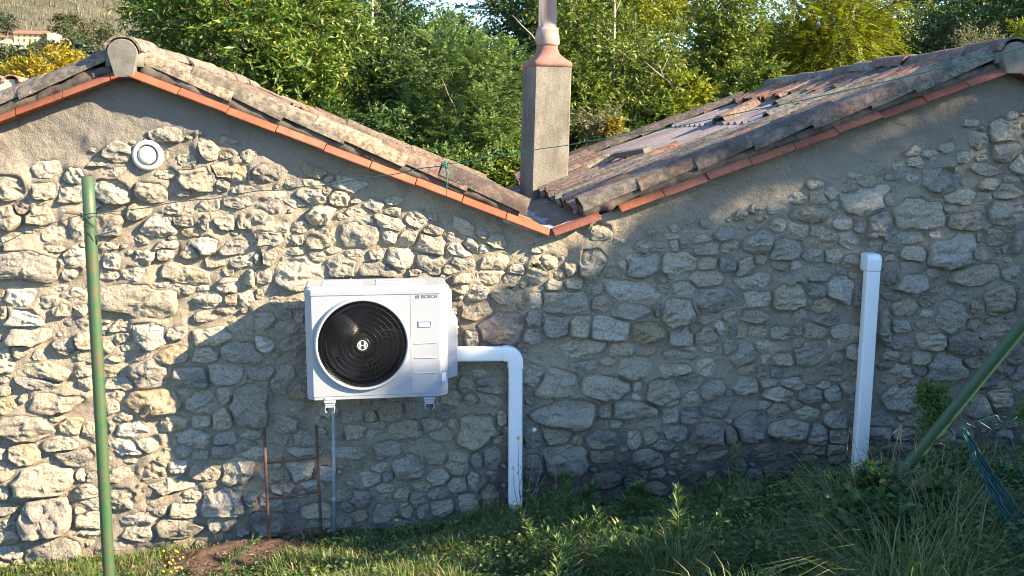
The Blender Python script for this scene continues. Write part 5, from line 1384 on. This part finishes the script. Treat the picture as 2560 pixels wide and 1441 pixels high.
# second rank that closes the wood
for k, (px, py, d, rx, rz, mt, lab) in enumerate([
    (470, -90, 18.0, 1.1, 1.5, 'chestnut', 'tree crown rising behind the left edge of the big chestnut'),
    (800, -40, 20.0, 2.0, 2.2, 'dark', 'dark tree top between the chestnut and the sky gap'),
    (1090, 180, 17.5, 1.5, 1.3, 'dark', 'dark tree directly behind the feathery locust bush'),
    (1420, 120, 18.0, 1.6, 1.7, 'dark', 'dark tree behind the chimney shaft'),
    (1760, -10, 19.0, 2.0, 2.0, 'mid', 'tree top between the flue and the bright spreading tree'),
    (2250, 110, 18.5, 1.9, 1.5, 'dark', 'dark tree under the right side of the bright spreading tree'),
    (1950, 190, 17.5, 1.7, 1.2, 'mid', 'tree behind the lower branches of the bright spreading tree'),
    (2680, 60, 17.0, 1.9, 1.6, 'dark', 'dark tree beyond the right gable top'),
    (700, 230, 17.5, 2.1, 1.2, 'dark', 'dark tree low behind the big chestnut')]):
    tree('woodland_tree', lab, 'tree', px, py, d, (rx, 1.2, rz), mt, 14, 1400, 13, 0.40, 0.090, 0.042, 0.3, 40 + k, WOOD, fill=0.35)
for k, (px, py, d, rx, rz, mt, lab) in enumerate([
    (900, 370, 11.9, 0.95, 0.55, 'dark', 'dark undergrowth bush above the lower part of the left roof'),
    (1120, 430, 11.5, 0.55, 0.38, 'robinia', 'low green bush just left of the roof valley'),
    (1270, 440, 11.6, 0.42, 0.35, 'mid', 'low bush between the roof valley and the chimney foot'),
    (1430, 300, 12.4, 0.45, 0.75, 'mid', 'leafy bush touching the right side of the chimney'),
    (1620, 320, 12.2, 0.70, 0.55, 'mid', 'glossy bush behind the rear edge of the right roof'),
    (1730, 270, 12.4, 0.40, 0.45, 'bright', 'light green young bush near the loose batten'),
    (1860, 230, 12.8, 0.60, 0.45, 'mid', 'round bush at the far end of the right ridge'),
    (960, 200, 13.6, 0.6, 1.0, 'dark', 'dark slender sapling between chestnut and locust'),
    (1030, 300, 13.2, 0.55, 0.9, 'dark', 'shaded bush left of the locust')]):
    tree('bush', lab, 'bush', px, py, d, (rx, 0.5, rz), mt, 10, 520, 12, 0.24, 0.075, 0.036, 0.25, 60 + k, 'undergrowth behind the roofs', ntrunk=2, trunk_r=0.02)
# bare pale saplings seen in the wood
for k, (xa, ya, xb, yb, d, r) in enumerate([(925, -40, 930, 50, 14.2, 0.022), (1530, -60, 1535, 85, 13.0, 0.02), (1120, 235, 1145, 300, 11.9, 0.007), (1640, 180, 1690, 225, 12.4, 0.016), (1305, 65, 1345, 110, 12.0, 0.012)]):
    t0_, t1_ = V(xa, ya, d), V(xb, yb, d)
    lo = t1_ if t1_.z < t0_.z else t0_; hi = t0_ if lo is t1_ else t1_
    root = thing('bare_sapling', ['bare pale stem at the top edge between chestnut and locust', 'forked bare pale stem right of the flue', 'thin bare stem inside the locust bush', 'crooked bare branch in the dark bushes right of the chimney', 'thin bare branch touching the chimney collar'][k], 'sapling', (lo.x, lo.y, -2.35))
    mb = MB(); mb.tube([Vector((lo.x, lo.y, -2.35)), lo, lo.lerp(hi, 0.5) + Vector((0.02, 0, 0)), hi, hi + (hi - lo) * 0.6], [r * 1.2, r, r * 0.8, r * 0.6, r * 0.3], 6)
    for s in ((0.3, 0.55, 0.8) if k in (1, 3) else ()):
        q = lo.lerp(hi, s); mb.tube([q, q + Vector((0.10 * (1 if s != 0.55 else -1), 0, 0.22))], [r * 0.45, r * 0.15], 5)
    kid(mb.build('stem', M_PALEBARK, root, True), root)
# yellow shrubs on the left, further down the valley
YG = 'yellow autumn trees beyond the left gable'
for k, (px, py, d, rx, rz, mt, lab) in enumerate([
    (70, 225, 27.0, 0.95, 0.80, 'yellow', 'yellow autumn tree at the left, left of its neighbours'),
    (135, 212, 28.0, 0.90, 0.90, 'yellow', 'yellow autumn tree in the middle of the yellow row'),
    (205, 200, 29.0, 0.80, 0.75, 'yellow', 'bright yellow autumn tree nearest the left gable top'),
    (258, 208, 30.0, 0.6, 0.6, 'bright', 'yellow green tree touching the cement ridge end'),
    (10, 222, 28.5, 0.5, 0.7, 'bright', 'green yellow tree above the cream outbuilding')]):
    tree('autumn_tree', lab, 'tree', px, py, d, (rx, 0.7, rz), mt, 12, 620, 12, 0.26, 0.095, 0.05, 0.2, 80 + k, YG, base_z=-3.0)
# far trees on the hillside
FT = 'trees on the far hillside'
far_list = [(108, 97, 418, 1.9, 2.6, 'fardark', 'dark round cypress in front of the long cream house'), (14, 70, 430, 5.0, 8.5, 'fardark', 'dark conifer above the small villa'),
 (190, 108, 330, 5.5, 5.0, 'far', 'grey green tree right of the low brown roofed house'), (232, 118, 300, 6.0, 6.0, 'far', 'large green tree left of the cement ridge end'),
 (140, 132, 330, 5.5, 3.4, 'fardark', 'dark tree group under the long cream house'), (98, 122, 360, 3.2, 2.4, 'far', 'small tree at the foot of the cream house'),
 (45, 150, 300, 7.0, 3.6, 'far', 'grey tree below the pale terrace walls'), (10, 140, 310, 4.5, 3.4, 'fardark', 'dark tree at the left edge below the villa'),
 (200, 145, 280, 7.0, 3.4, 'fardark', 'dark trees above the yellow row'), (265, 100, 290, 4.5, 6.0, 'far', 'tree half behind the big chestnut'),
 (160, 75, 440, 6.0, 3.4, 'far', 'green tree above the low brown roofed house'), (145, 48, 520, 4.0, 3.0, 'farred', 'reddish brown tree on the bare slope'),
 (180, 52, 520, 6.0, 3.6, 'far', 'bushy green tree on the bare slope'), (228, 85, 380, 6.5, 4.0, 'farred', 'brownish tree upslope of the large green tree'),
 (130, 30, 600, 5.0, 4.0, 'far', 'small green tree higher on the slope'), (60, 8, 640, 6.0, 3.0, 'far', 'faint tree near the top edge of the slope'), (250, 12, 620, 6.0, 4.0, 'far', 'tree high on the slope beside the chestnut')]
for k, (px, py, d, rx, rz, mt, lab) in enumerate(far_list):
    c = P(px, py, d)
    tree('hillside_tree', lab, 'tree', px, py, d, (rx, rx * 0.8, rz), mt, 12, 330, 8, 0.16 * rx, 0.13 * rx, 0.085 * rx, 0.2, 100 + k, FT, base_z=float(min(c[2] - rz, hill_z(c[0], c[1]) - 0.5)))
# dry leafless scrub over the slope
rs = np.random.default_rng(7); n = 60000
az = rs.uniform(-0.60, 0.02, n); rr_ = rs.uniform(240, 880, n) 
bx, by = rr_ * np.sin(az), rr_ * np.cos(az); bz = hill_z(bx, by)
hh = rs.uniform(1.0, 4.0, n) * np.clip(rr_ / 600, 0.5, 1.2)
v0 = np.stack([bx, by, bz - 0.3], -1); lean = np.stack([rs.normal(0, 0.12, n), rs.normal(0, 0.12, n), np.ones(n)], -1)
me = leaf_mesh('scrub', v0, lean, np.stack([rs.normal(0, 1, n), rs.normal(0, 1, n) - 0.5, np.zeros(n)], -1), hh, hh * rs.uniform(0.06, 0.26, n))
tag(put('dry_scrub', me, make_leaf_mat('dry_twigs', [(0, (0.070, 0.075, 0.045)), (0.4, (0.115, 0.105, 0.075)), (0.72, (0.17, 0.15, 0.115)), (0.8, (0.070, 0.092, 0.042))], 0.1, 0.9)), 'grey brown leafless scrub covering the far slope', 'scrub', kind='stuff')

# trees outside the picture to the right: they shade the right half of the wall
def sun_spot(X, Z, s): return (X + 2.1 * s, WALL_Y - s, Z + 1.2 * s)
SHADE = [((3.55, -2.1), 4.3, (1.75, 0.7, 1.75), 1500, 'large leafy tree standing to the right of the garden'),
         ((1.30, -1.60), 4.0, (1.0, 0.45, 1.15), 1050, 'slender leafy tree left of the large tree right of the garden'),
         ((0.25, -2.50), 3.8, (1.20, 0.5, 1.10), 1500, 'low bushy tree nearest the garden, left of the slender one'),
         ((6.5, -1.6), 4.6, (1.9, 0.9, 2.0), 1500, 'leafy tree furthest right of the garden'),
         ((1.0, -4.2), 3.4, (1.4, 0.6, 0.85), 900, 'dense leafy bush added right of the garden to shade the grass'),  # unseen bushes and the thin crown below are added for their shade
         ((-1.45, -4.5), 3.2, (1.25, 0.5, 0.95), 1050, 'lower leafy bush added nearest the garden to shade the grass'),
         ((-2.75, -4.75), 3.0, (0.9, 0.4, 0.7), 600, 'small leafy bush added at the near end to shade the grass'),
         ((3.3, -0.15), 4.4, (1.9, 0.7, 0.75), 170, 'thin open crown added right of the garden to dapple the plaster')]
for k, ((X, Z), s, rad, ns, lab) in enumerate(SHADE):
    c = sun_spot(X, Z, s)
    tree('shade_tree', lab, 'tree', 0, 0, 0, rad, 'mid', 26, ns, 14, 0.36, 0.12, 0.065, 0.3, 200 + k, 'trees right of the garden', center=c, base_z=float(ground_z(c[0], c[1])) - 0.1, fill=0.45, lobe=(0.28, 0.42))

# ------------------------------------------------------------------ grass and weeds in front of the wall
def blades(rs, bx, by, h, w, lean, name, mat, lab, cat):
    n = len(bx); bz = ground_z(bx, by) - 0.01
    a = rs.uniform(0, 2 * np.pi, n); out = np.stack([np.cos(a), np.sin(a), np.zeros(n)], -1); side = np.stack([-np.sin(a), np.cos(a), np.zeros(n)], -1)
    base = np.stack([bx, by, bz], -1); up = np.array([0, 0, 1.0])
    h = h[:, None]; w = w[:, None]; ln = lean[:, None]
    m1 = base + up * h * 0.45 + out * h * ln * 0.22; m2 = base + up * h * (0.80 - 0.12 * ln) + out * h * ln * 0.62; tip = base + up * h * (0.98 - 0.42 * ln) + out * h * ln * 1.05
    v = np.stack([base - side * w * 0.5, base + side * w * 0.5, m1 + side * w * 0.5, m1 - side * w * 0.5, m2 + side * w * 0.36, m2 - side * w * 0.36, tip], 1)
    k = np.arange(n)[:, None] * 7
    q = np.concatenate([k + np.array([[0, 1, 2, 3]]), k + np.array([[3, 2, 4, 5]])], 0); t = k + np.array([[5, 4, 6]])
    return tag(put(name, mesh_np(name, v.reshape(-1, 3), [q, t], True), mat), lab, cat, kind='stuff')
M_GRASS = make_leaf_mat('grass_blades', [(0.0, (0.050, 0.090, 0.020)), (0.4, (0.088, 0.140, 0.034)), (0.78, (0.135, 0.180, 0.052)), (0.90, (0.22, 0.185, 0.09)), (0.97, (0.34, 0.28, 0.16))], 0.32, 0.5)
M_HERB = make_leaf_mat('herb_leaves', [(0.0, (0.050, 0.095, 0.026)), (0.5, (0.090, 0.152, 0.044)), (0.85, (0.145, 0.205, 0.062)), (0.96, (0.17, 0.18, 0.05))], 0.32, 0.45)
rs = np.random.default_rng(21)
n = 150000
bx = rs.uniform(-3.4, 4.7, n); by = 6.06 - 2.7 * rs.uniform(0, 1, n) ** 1.15
clump = 0.5 + 0.5 * value_noise(bx * 2.6, by * 2.6, seed=5) + 0.35 * value_noise(bx * 7, by * 7, seed=6)
mound = np.exp(-(((bx + 1.22) / 0.52) ** 2 + ((by - 5.72) / 0.30) ** 2))
dens = np.clip(0.35 + 0.8 * clump, 0.08, 1) * (1 - 0.97 * np.clip(mound * 1.7, 0, 1))
dens = dens * np.where(bx < -1.6, 0.55, 1.0) * np.clip(0.35 + (6.06 - by) / 0.25, 0, 1)
keepm = rs.uniform(0, 1, n) < dens
bx, by, clump = bx[keepm], by[keepm], clump[keepm]
grow_r = np.interp(bx, [-3.5, -1.5, 0.2, 1.2, 2.5, 4.5], [0.10, 0.085, 0.11, 0.24, 0.36, 0.40])
h = grow_r * np.interp(6.06 - by, [0, 0.5, 1.1], [0.65, 0.85, 1.1]) * rs.uniform(0.55, 1.35, len(bx)) * (0.45 + 0.95 * np.clip(clump, 0, 1.2) ** 1.5)
blades(rs, bx, by, h, rs.uniform(0.003, 0.0062, len(bx)), rs.uniform(0.15, 1.15, len(bx)), 'grass', M_GRASS, 'uneven unmown grass growing along the foot of the wall', 'grass')
# low broad leaved herbs between the grass
n = 4200
cx = rs.uniform(-3.3, 4.6, n); cy = 6.02 - 2.5 * rs.uniform(0, 1, n)
mound = np.exp(-(((cx + 1.22) / 0.55) ** 2 + ((cy - 5.72) / 0.32) ** 2))
kk = (rs.uniform(0, 1, n) < np.interp(cx, [-3.5, -0.6, 1.0, 2.2, 4.6], [0.35, 0.6, 0.65, 0.75, 0.8])) & (mound < 0.35)
cx, cy = cx[kk], cy[kk]; per = 11; n = len(cx)
hz = np.interp(cx, [-3.5, 0, 1.2, 2.4, 4.5], [0.05, 0.07, 0.15, 0.33, 0.38])
hz = hz * np.interp(6.06 - cy, [0, 0.4, 1.1], [0.55, 0.8, 1.1])
b = np.stack([np.repeat(cx, per) + rs.normal(0, 0.045, n * per), np.repeat(cy, per) + rs.normal(0, 0.045, n * per), np.zeros(n * per)], -1)
b[:, 2] = ground_z(b[:, 0], b[:, 1]) + np.repeat(hz, per) * rs.uniform(0.2, 1.15, n * per)
dd = rs.normal(0, 1, b.shape) * np.array([1, 1, 0.35]); nn = np.array([0, -0.3, 1.0]) + rs.normal(0, 0.4, b.shape)
sz = np.repeat(rs.uniform(0.018, 0.05, n) * np.interp(cx, [-1, 1.2, 2.4], [0.75, 0.85, 1.0]), per) * rs.uniform(0.7, 1.2, n * per)
tag(put('herbs', leaf_mesh('herbs', b, dd, nn, sz, sz * np.repeat(rs.uniform(0.35, 0.85, n), per)), M_HERB), 'low broad leaved herbs mixed into the grass', 'ground cover', kind='stuff')
# bare earth mound under the ladder
mg = np.linspace(-1, 1, 60); A_, B_ = np.meshgrid(mg, mg, indexing='ij')
mxx, myy = -1.22 + A_ * 0.85, 5.70 + B_ * 0.48
mzz = ground_z(mxx, myy) - 0.03 + 0.13 * np.exp(-(A_ ** 2 * 3.2 + B_ ** 2 * 3.2)) + 0.012 * fbm(mxx * 16, myy * 16, octaves=3, seed=12)
tag(put('soil_mound', mesh_np('soil_mound', np.stack([mxx, myy, mzz], -1).reshape(-1, 3), [grid_faces(60, 60)], True), M_SOIL), kind='structure')
nl = 1500
lx, ly = -1.22 + rs.normal(0, 0.30, nl), 5.68 + rs.normal(0, 0.17, nl)
lz = ground_z(lx, ly) + 0.10 * np.exp(-(((lx + 1.22) / 0.85) ** 2 * 3.2 + ((ly - 5.7) / 0.48) ** 2 * 3.2)) - 0.005
lt = rs.normal(0, 1, (nl, 3)) * np.array([1, 1, 0.25])
tag(put('leaf_litter', leaf_mesh('leaf_litter', np.stack([lx, ly, lz], -1), lt, np.array([0, 0, 1.0]) + rs.normal(0, 0.5, (nl, 3)), rs.uniform(0.012, 0.05, nl), rs.uniform(0.003, 0.010, nl)), make_leaf_mat('dead_stalks', [(0, (0.05, 0.035, 0.025)), (0.6, (0.13, 0.085, 0.055)), (0.95, (0.24, 0.18, 0.11))], 0.1, 0.9)), 'dead stalks and leaf litter on the bare earth', 'litter', kind='stuff')

M_STALK = simple_mat('green_stalk', (0.085, 0.125, 0.040), 0.6)
M_DRY = simple_mat('dry_stalk', (0.26, 0.19, 0.12), 0.8)
M_YEL = simple_mat('yellow_petals', (0.75, 0.52, 0.02), 0.6)
M_SEED = simple_mat('white_seed_head', (0.70, 0.66, 0.55), 0.9)
def weed_mesh(root, seed, h, nleaf, L, W, mat=M_HERB, bend=0.08):
    rs = np.random.default_rng(seed)
    az = rs.uniform(0, 6.28)
    spine = lambda t: np.stack([bend * t ** 2 * np.cos(az) + 0 * t, bend * t ** 2 * np.sin(az) + 0 * t, h * t], -1)
    t = np.sort(rs.uniform(0.06, 1.0, nleaf) ** 0.85); b = spine(t)
    a = np.arange(nleaf) * 2.4 + rs.normal(0, 0.3, nleaf)
    rise = np.interp(t, [0, 0.6, 1.0], [0.15, 0.55, 1.6])
    d = np.stack([np.cos(a), np.sin(a), rise + rs.normal(0, 0.2, nleaf)], -1)
    ln = L * np.interp(t, [0, 0.3, 0.85, 1.0], [0.8, 1.1, 0.9, 0.45]) * rs.uniform(0.75, 1.2, nleaf)
    put('leaves', leaf_mesh('leaves', b, d, np.stack([-np.cos(a) * 0.5, -np.sin(a) * 0.5, np.ones(nleaf)], -1), ln, W * rs.uniform(0.8, 1.2, nleaf)), mat, root)
    mb = MB(); mb.tube(spine(np.linspace(0, 1, 9)), [0.0042 * (1 - 0.6 * k / 8) for k in range(9)], 6); mb.build('stalk', M_STALK, root, True)
def on_ground(px, py_top, d):
    p = P(px, py_top, d); g = float(ground_z(p[0], p[1])); return (p[0], p[1], g - 0.01), p[2] - g
WG = 'leafy fleabane weeds in the grass'
for k, (px, py, d, L, nl, lab) in enumerate([
    (1702, 1205, 4.55, 0.085, 130, 'bushy tall weed spike in the grass between the white pipes'),
    (1866, 1112, 5.0, 0.060, 110, 'slender tall weed spike standing left of the leaning white pipe'),
    (1988, 1140, 5.3, 0.055, 80, 'weed tip just left of the foot of the leaning white pipe'),
    (2035, 1145, 5.2, 0.055, 80, 'weed tip touching the left edge of the leaning white pipe'),
    (1935, 1330, 4.2, 0.085, 110, 'spreading weed low in front of the slender tall weed'),
    (1800, 1345, 4.3, 0.080, 90, 'weed with star like leaves near the bottom edge right of the bushy weed'),
    (1600, 1330, 4.5, 0.070, 80, 'low weed left of the bushy tall weed spike'),
    (1395, 1225, 5.6, 0.075, 26, 'three leaved weed right of the foot of the elbow pipe'),
    (1495, 1255, 5.5, 0.070, 30, 'small pointed weed at the wall foot between the pipes'),
    (2180, 1330, 4.2, 0.080, 80, 'weed near the foot of the slanting brace'),
    (2420, 1330, 4.1, 0.075, 80, 'weed in front of the wire mesh roll')]):
    base, h = on_ground(px, py, d)
    r = thing('weed', lab, 'weed', base, 0, WG)
    weed_mesh(r, 300 + k, max(h, 0.12), nl, L, 0.012 if nl > 40 else 0.03)
wr = np.random.default_rng(77)
for k in range(110):
    px, py = wr.uniform(1330, 2540), wr.uniform(1185, 1390); d = float(np.interp(py, [1185, 1390], [5.6, 4.1])) + wr.uniform(-0.2, 0.2)
    base, h = on_ground(px, py, d)
    r = thing('weed', 'small narrow leaved weed among the dark grass on the right', 'weed', base, 0, 'small weeds in the dark grass')
    weed_mesh(r, 400 + k, float(np.clip(h, 0.2, 0.62)), int(wr.integers(50, 110)), wr.uniform(0.05, 0.10), wr.uniform(0.008, 0.018), M_HERB, 0.12)
base = P(560, 1432, 5.25); r = thing('weed', 'pale leafy weed leaning to the right over the bare earth', 'weed', tuple(base), 0, WG)
rsw = np.random.default_rng(5); sp = [np.array(P(562 + 14 * t + 70 * t ** 2, 1428 - 62 * t - 20 * t ** 2, 5.25)) - base for t in np.linspace(0, 1, 50)]
d_ = np.gradient(np.array(sp), axis=0); a = np.arange(50) * 2.4
put('leaves', leaf_mesh('leaves', np.array(sp), unit(d_) * 0.9 + np.stack([np.cos(a) * 0.6, np.sin(a) * 0.6, 0.5 * np.sin(a * 1.3)], -1), rsw.normal(0, 1, (50, 3)), 0.07 * rsw.uniform(0.6, 1.1, 50), 0.010), LM['robinia'], r)
mb = MB(); mb.tube(sp[::7], 0.004, 6); mb.build('stalk', M_STALK, r)
# leafy plant beside the slanting brace
base, h = on_ground(2345, 945, 5.45)
tree('wall_plant', 'upright small leaved plant against the wall beside the slanting brace', 'plant', 2332, 1030, 5.45, (0.13, 0.10, 0.24), 'robinia', 12, 240, 12, 0.10, 0.036, 0.011, 0.2, 330, base_z=base[2], ntrunk=3, trunk_r=0.006, bark=M_STALK)
base2, _ = on_ground(2560, 1040, 5.3)
tree('wall_plant', 'small green plant at the right edge above the wire mesh roll', 'plant', 2568, 1030, 5.3, (0.09, 0.08, 0.06), 'robinia', 6, 50, 9, 0.08, 0.034, 0.014, 0.2, 331, base_z=base2[2], trunk_r=0.005, bark=M_STALK)
# bramble like thicket bottom right
for k, (px, py, d, rx, rz, lab) in enumerate([(2460, 1215, 5.0, 0.45, 0.20, 'leafy bramble thicket behind the wire mesh roll'), (2235, 1285, 4.15, 0.30, 0.17, 'leafy thicket at the foot of the slanting brace'), (2060, 1275, 5.2, 0.34, 0.14, 'leafy thicket at the foot of the leaning white pipe'), (2420, 1380, 4.2, 0.35, 0.13, 'leafy thicket in the bottom right corner')]):
    c = P(px, py, d); g = float(ground_z(c[0], c[1]))
    tree('bramble', lab, 'bramble', px, py, d, (rx, 0.28, rz), 'dark', 12, 210, 9, 0.14, 0.055, 0.034, 0.2, 340 + k, 'brambles along the wall foot', base_z=min(g, c[2] - 0.2), ntrunk=3, trunk_r=0.005, bark=M_STALK)
# thin flowering stalks beside the elbow pipe
fb = P(1312, 1290, 5.75)
fl = thing('flowering_weed', 'thin dry stalks with small yellow flowers beside the elbow pipe', 'weed', tuple(fb))
mb = MB(); tips = []
for (x0_, y0_, xm, ym, x1_, y1_) in ((1305, 1290, 1297, 1190, 1295, 1097), (1312, 1290, 1330, 1170, 1336, 1078), (1318, 1290, 1352, 1180, 1355, 1062), (1300, 1290, 1285, 1220, 1282, 1165), (1308, 1290, 1298, 1230, 1312, 1130), (1325, 1290, 1345, 1220, 1372, 1175)):
    mb.tube([V(x0_, y0_, 5.75), V(xm, ym, 5.76), V(x1_, y1_, 5.74)], [0.0028, 0.002, 0.0013], 5); tips.append((x1_, y1_))
kid(mb.build('stalks', M_DRY, fl), fl)
def flower(px, py, d, r, mat, name, root):
    mb = MB(); c = V(px, py, d)
    for k in range(9):
        a = k * 0.698; mb.add([c, c + Vector((math.cos(a - 0.3) * r * 0.7, -0.003, math.sin(a - 0.3) * r * 0.7)), c + Vector((math.cos(a) * r, -0.006, math.sin(a) * r)), c + Vector((math.cos(a + 0.3) * r * 0.7, -0.003, math.sin(a + 0.3) * r * 0.7)), c + Vector((0, -0.007, 0))], [(0, 1, 4), (1, 2, 4), (2, 3, 4), (3, 0, 4), (0, 2, 1), (0, 3, 2)])
    kid(mb.build(name, mat, root), root)
flower(1295, 1095, 5.735, 0.016, M_YEL, 'flower', fl); flower(1336, 1074, 5.73, 0.016, M_SEED, 'seed_head', fl); flower(1300, 1112, 5.73, 0.007, M_SEED, 'seed_head', fl)
rsw = np.random.default_rng(9); n = 60
pp = np.array([P(1285 + 60 * rsw.uniform(), 1150 + 130 * rsw.uniform(), 5.74) for _ in range(n)])
kid(put('leaves', leaf_mesh('leaves', pp, rsw.normal(0, 1, (n, 3)), rsw.normal(0, 1, (n, 3)), 0.022, 0.007), M_HERB, fl), fl)
f2 = thing('flowering_weed', 'single yellow flower on a thin stalk right of the elbow pipe', 'weed', tuple(P(1400, 1290, 5.7)))
mb = MB(); mb.tube([V(1400, 1290, 5.7), V(1385, 1160, 5.72), V(1390, 1050, 5.70)], [0.0022, 0.0015, 0.001], 5); kid(mb.build('stalk', M_DRY, f2), f2)
flower(1390, 1049, 5.69, 0.010, M_YEL, 'flower', f2)
tg = thing('dry_tangle', 'tangle of pale dry stalks around the foot of the slanting brace', 'grass stalks', tuple(P(2240, 1300, 4.4)))
mb = MB(); rsw = np.random.default_rng(31)
for k in range(30):
    x0_ = 2235 + rsw.normal(0, 55); x1_ = x0_ + rsw.normal(30, 70); y1_ = rsw.uniform(1060, 1230)
    mb.tube([V(x0_, 1330, 4.35), V((x0_ + x1_) / 2 + rsw.normal(0, 25), (1330 + y1_) / 2 - 25, 4.3), V(x1_, y1_, 4.25 + rsw.normal(0, 0.1)), V(x1_ + rsw.normal(0, 30), y1_ + rsw.uniform(-20, 60), 4.22)], [0.002, 0.0017, 0.0012, 0.0006], 4)
kid(mb.build('stalks', M_DRY, tg), tg)
# ferns rooted in the wall joints, dry stalks in front of the wall
for (px, py, n, lab) in ((1335, 668, 26, 'small dark fern tuft growing from the wall under the roof valley'), (1272, 722, 16, 'smaller green tuft in the joint left of the fern')):
    c = P(px, py, 6.05); r = thing('wall_fern', lab, 'fern', tuple(c)); rsw = np.random.default_rng(px)
    a = rsw.uniform(-0.4, 3.5, n); d = np.stack([np.cos(a) * 0.9, -0.55 - 0.3 * rsw.uniform(0, 1, n), np.sin(a) * 0.8 + 0.1], -1)
    put('fronds', leaf_mesh('fronds', np.zeros((n, 3)), d, rsw.normal(0, 1, (n, 3)) + np.array([0, -1, 1.0]), rsw.uniform(0.025, 0.065, n), rsw.uniform(0.006, 0.011, n)), LM['dark'], r)
rsw = np.random.default_rng(14)
ds = thing('dry_stalks', 'thin pale dry grass stalks arching at the wall foot below the heat pump', 'grass stalks', tuple(P(940, 1345, 5.85)))
mb = MB()
for (x0_, y0_, xm, ym, x1_, y1_) in ((935, 1350, 905, 1310, 890, 1265), (1070, 1340, 1095, 1310, 1108, 1275), (760, 1352, 752, 1325, 760, 1345), (925, 1345, 900, 1290, 888, 1300), (1000, 1345, 965, 1320, 962, 1330), (1120, 1335, 1165, 1300, 1210, 1255), (1215, 1300, 1210, 1250, 1206, 1220), (340, 1440, 330, 1400, 300, 1385), (430, 1440, 425, 1400, 436, 1385)):
    mb.tube([V(x0_, y0_, 5.85), V(xm, ym, 5.82), V(x1_, y1_, 5.8)], [0.002, 0.0015, 0.0008], 5)
kid(mb.build('stalks', M_DRY, ds), ds)
for (px, py, r_) in ((992, 1300, 0.012),):
    flower(px, py, 5.8, r_, M_YEL, 'flower', ds)
# pink clover heads and small yellow flowers left of the soil
cl = thing('clover_flowers', 'small pink clover heads and yellow flowers in the grass beside the green post', 'flowers', tuple(P(410, 1400, 5.3)))
for k in range(16):
    px, py = 400 + 60 * rsw.uniform(), 1375 + 60 * rsw.uniform()
    flower(px, py, 5.3, 0.008, M_YEL if k > 3 else simple_mat('pink_petals', (0.5, 0.25, 0.28), 0.8), 'flower', cl)
mb = MB(); c = P(410, 1415, 5.3); 
for k in range(12): mb.tube([Vector(c) + Vector((rsw.normal(0, 0.06), rsw.normal(0, 0.04), -0.08)), Vector(c) + Vector((rsw.normal(0, 0.07), rsw.normal(0, 0.04), 0.05))], 0.0015, 4)
kid(mb.build('stalks', M_STALK, cl), cl)
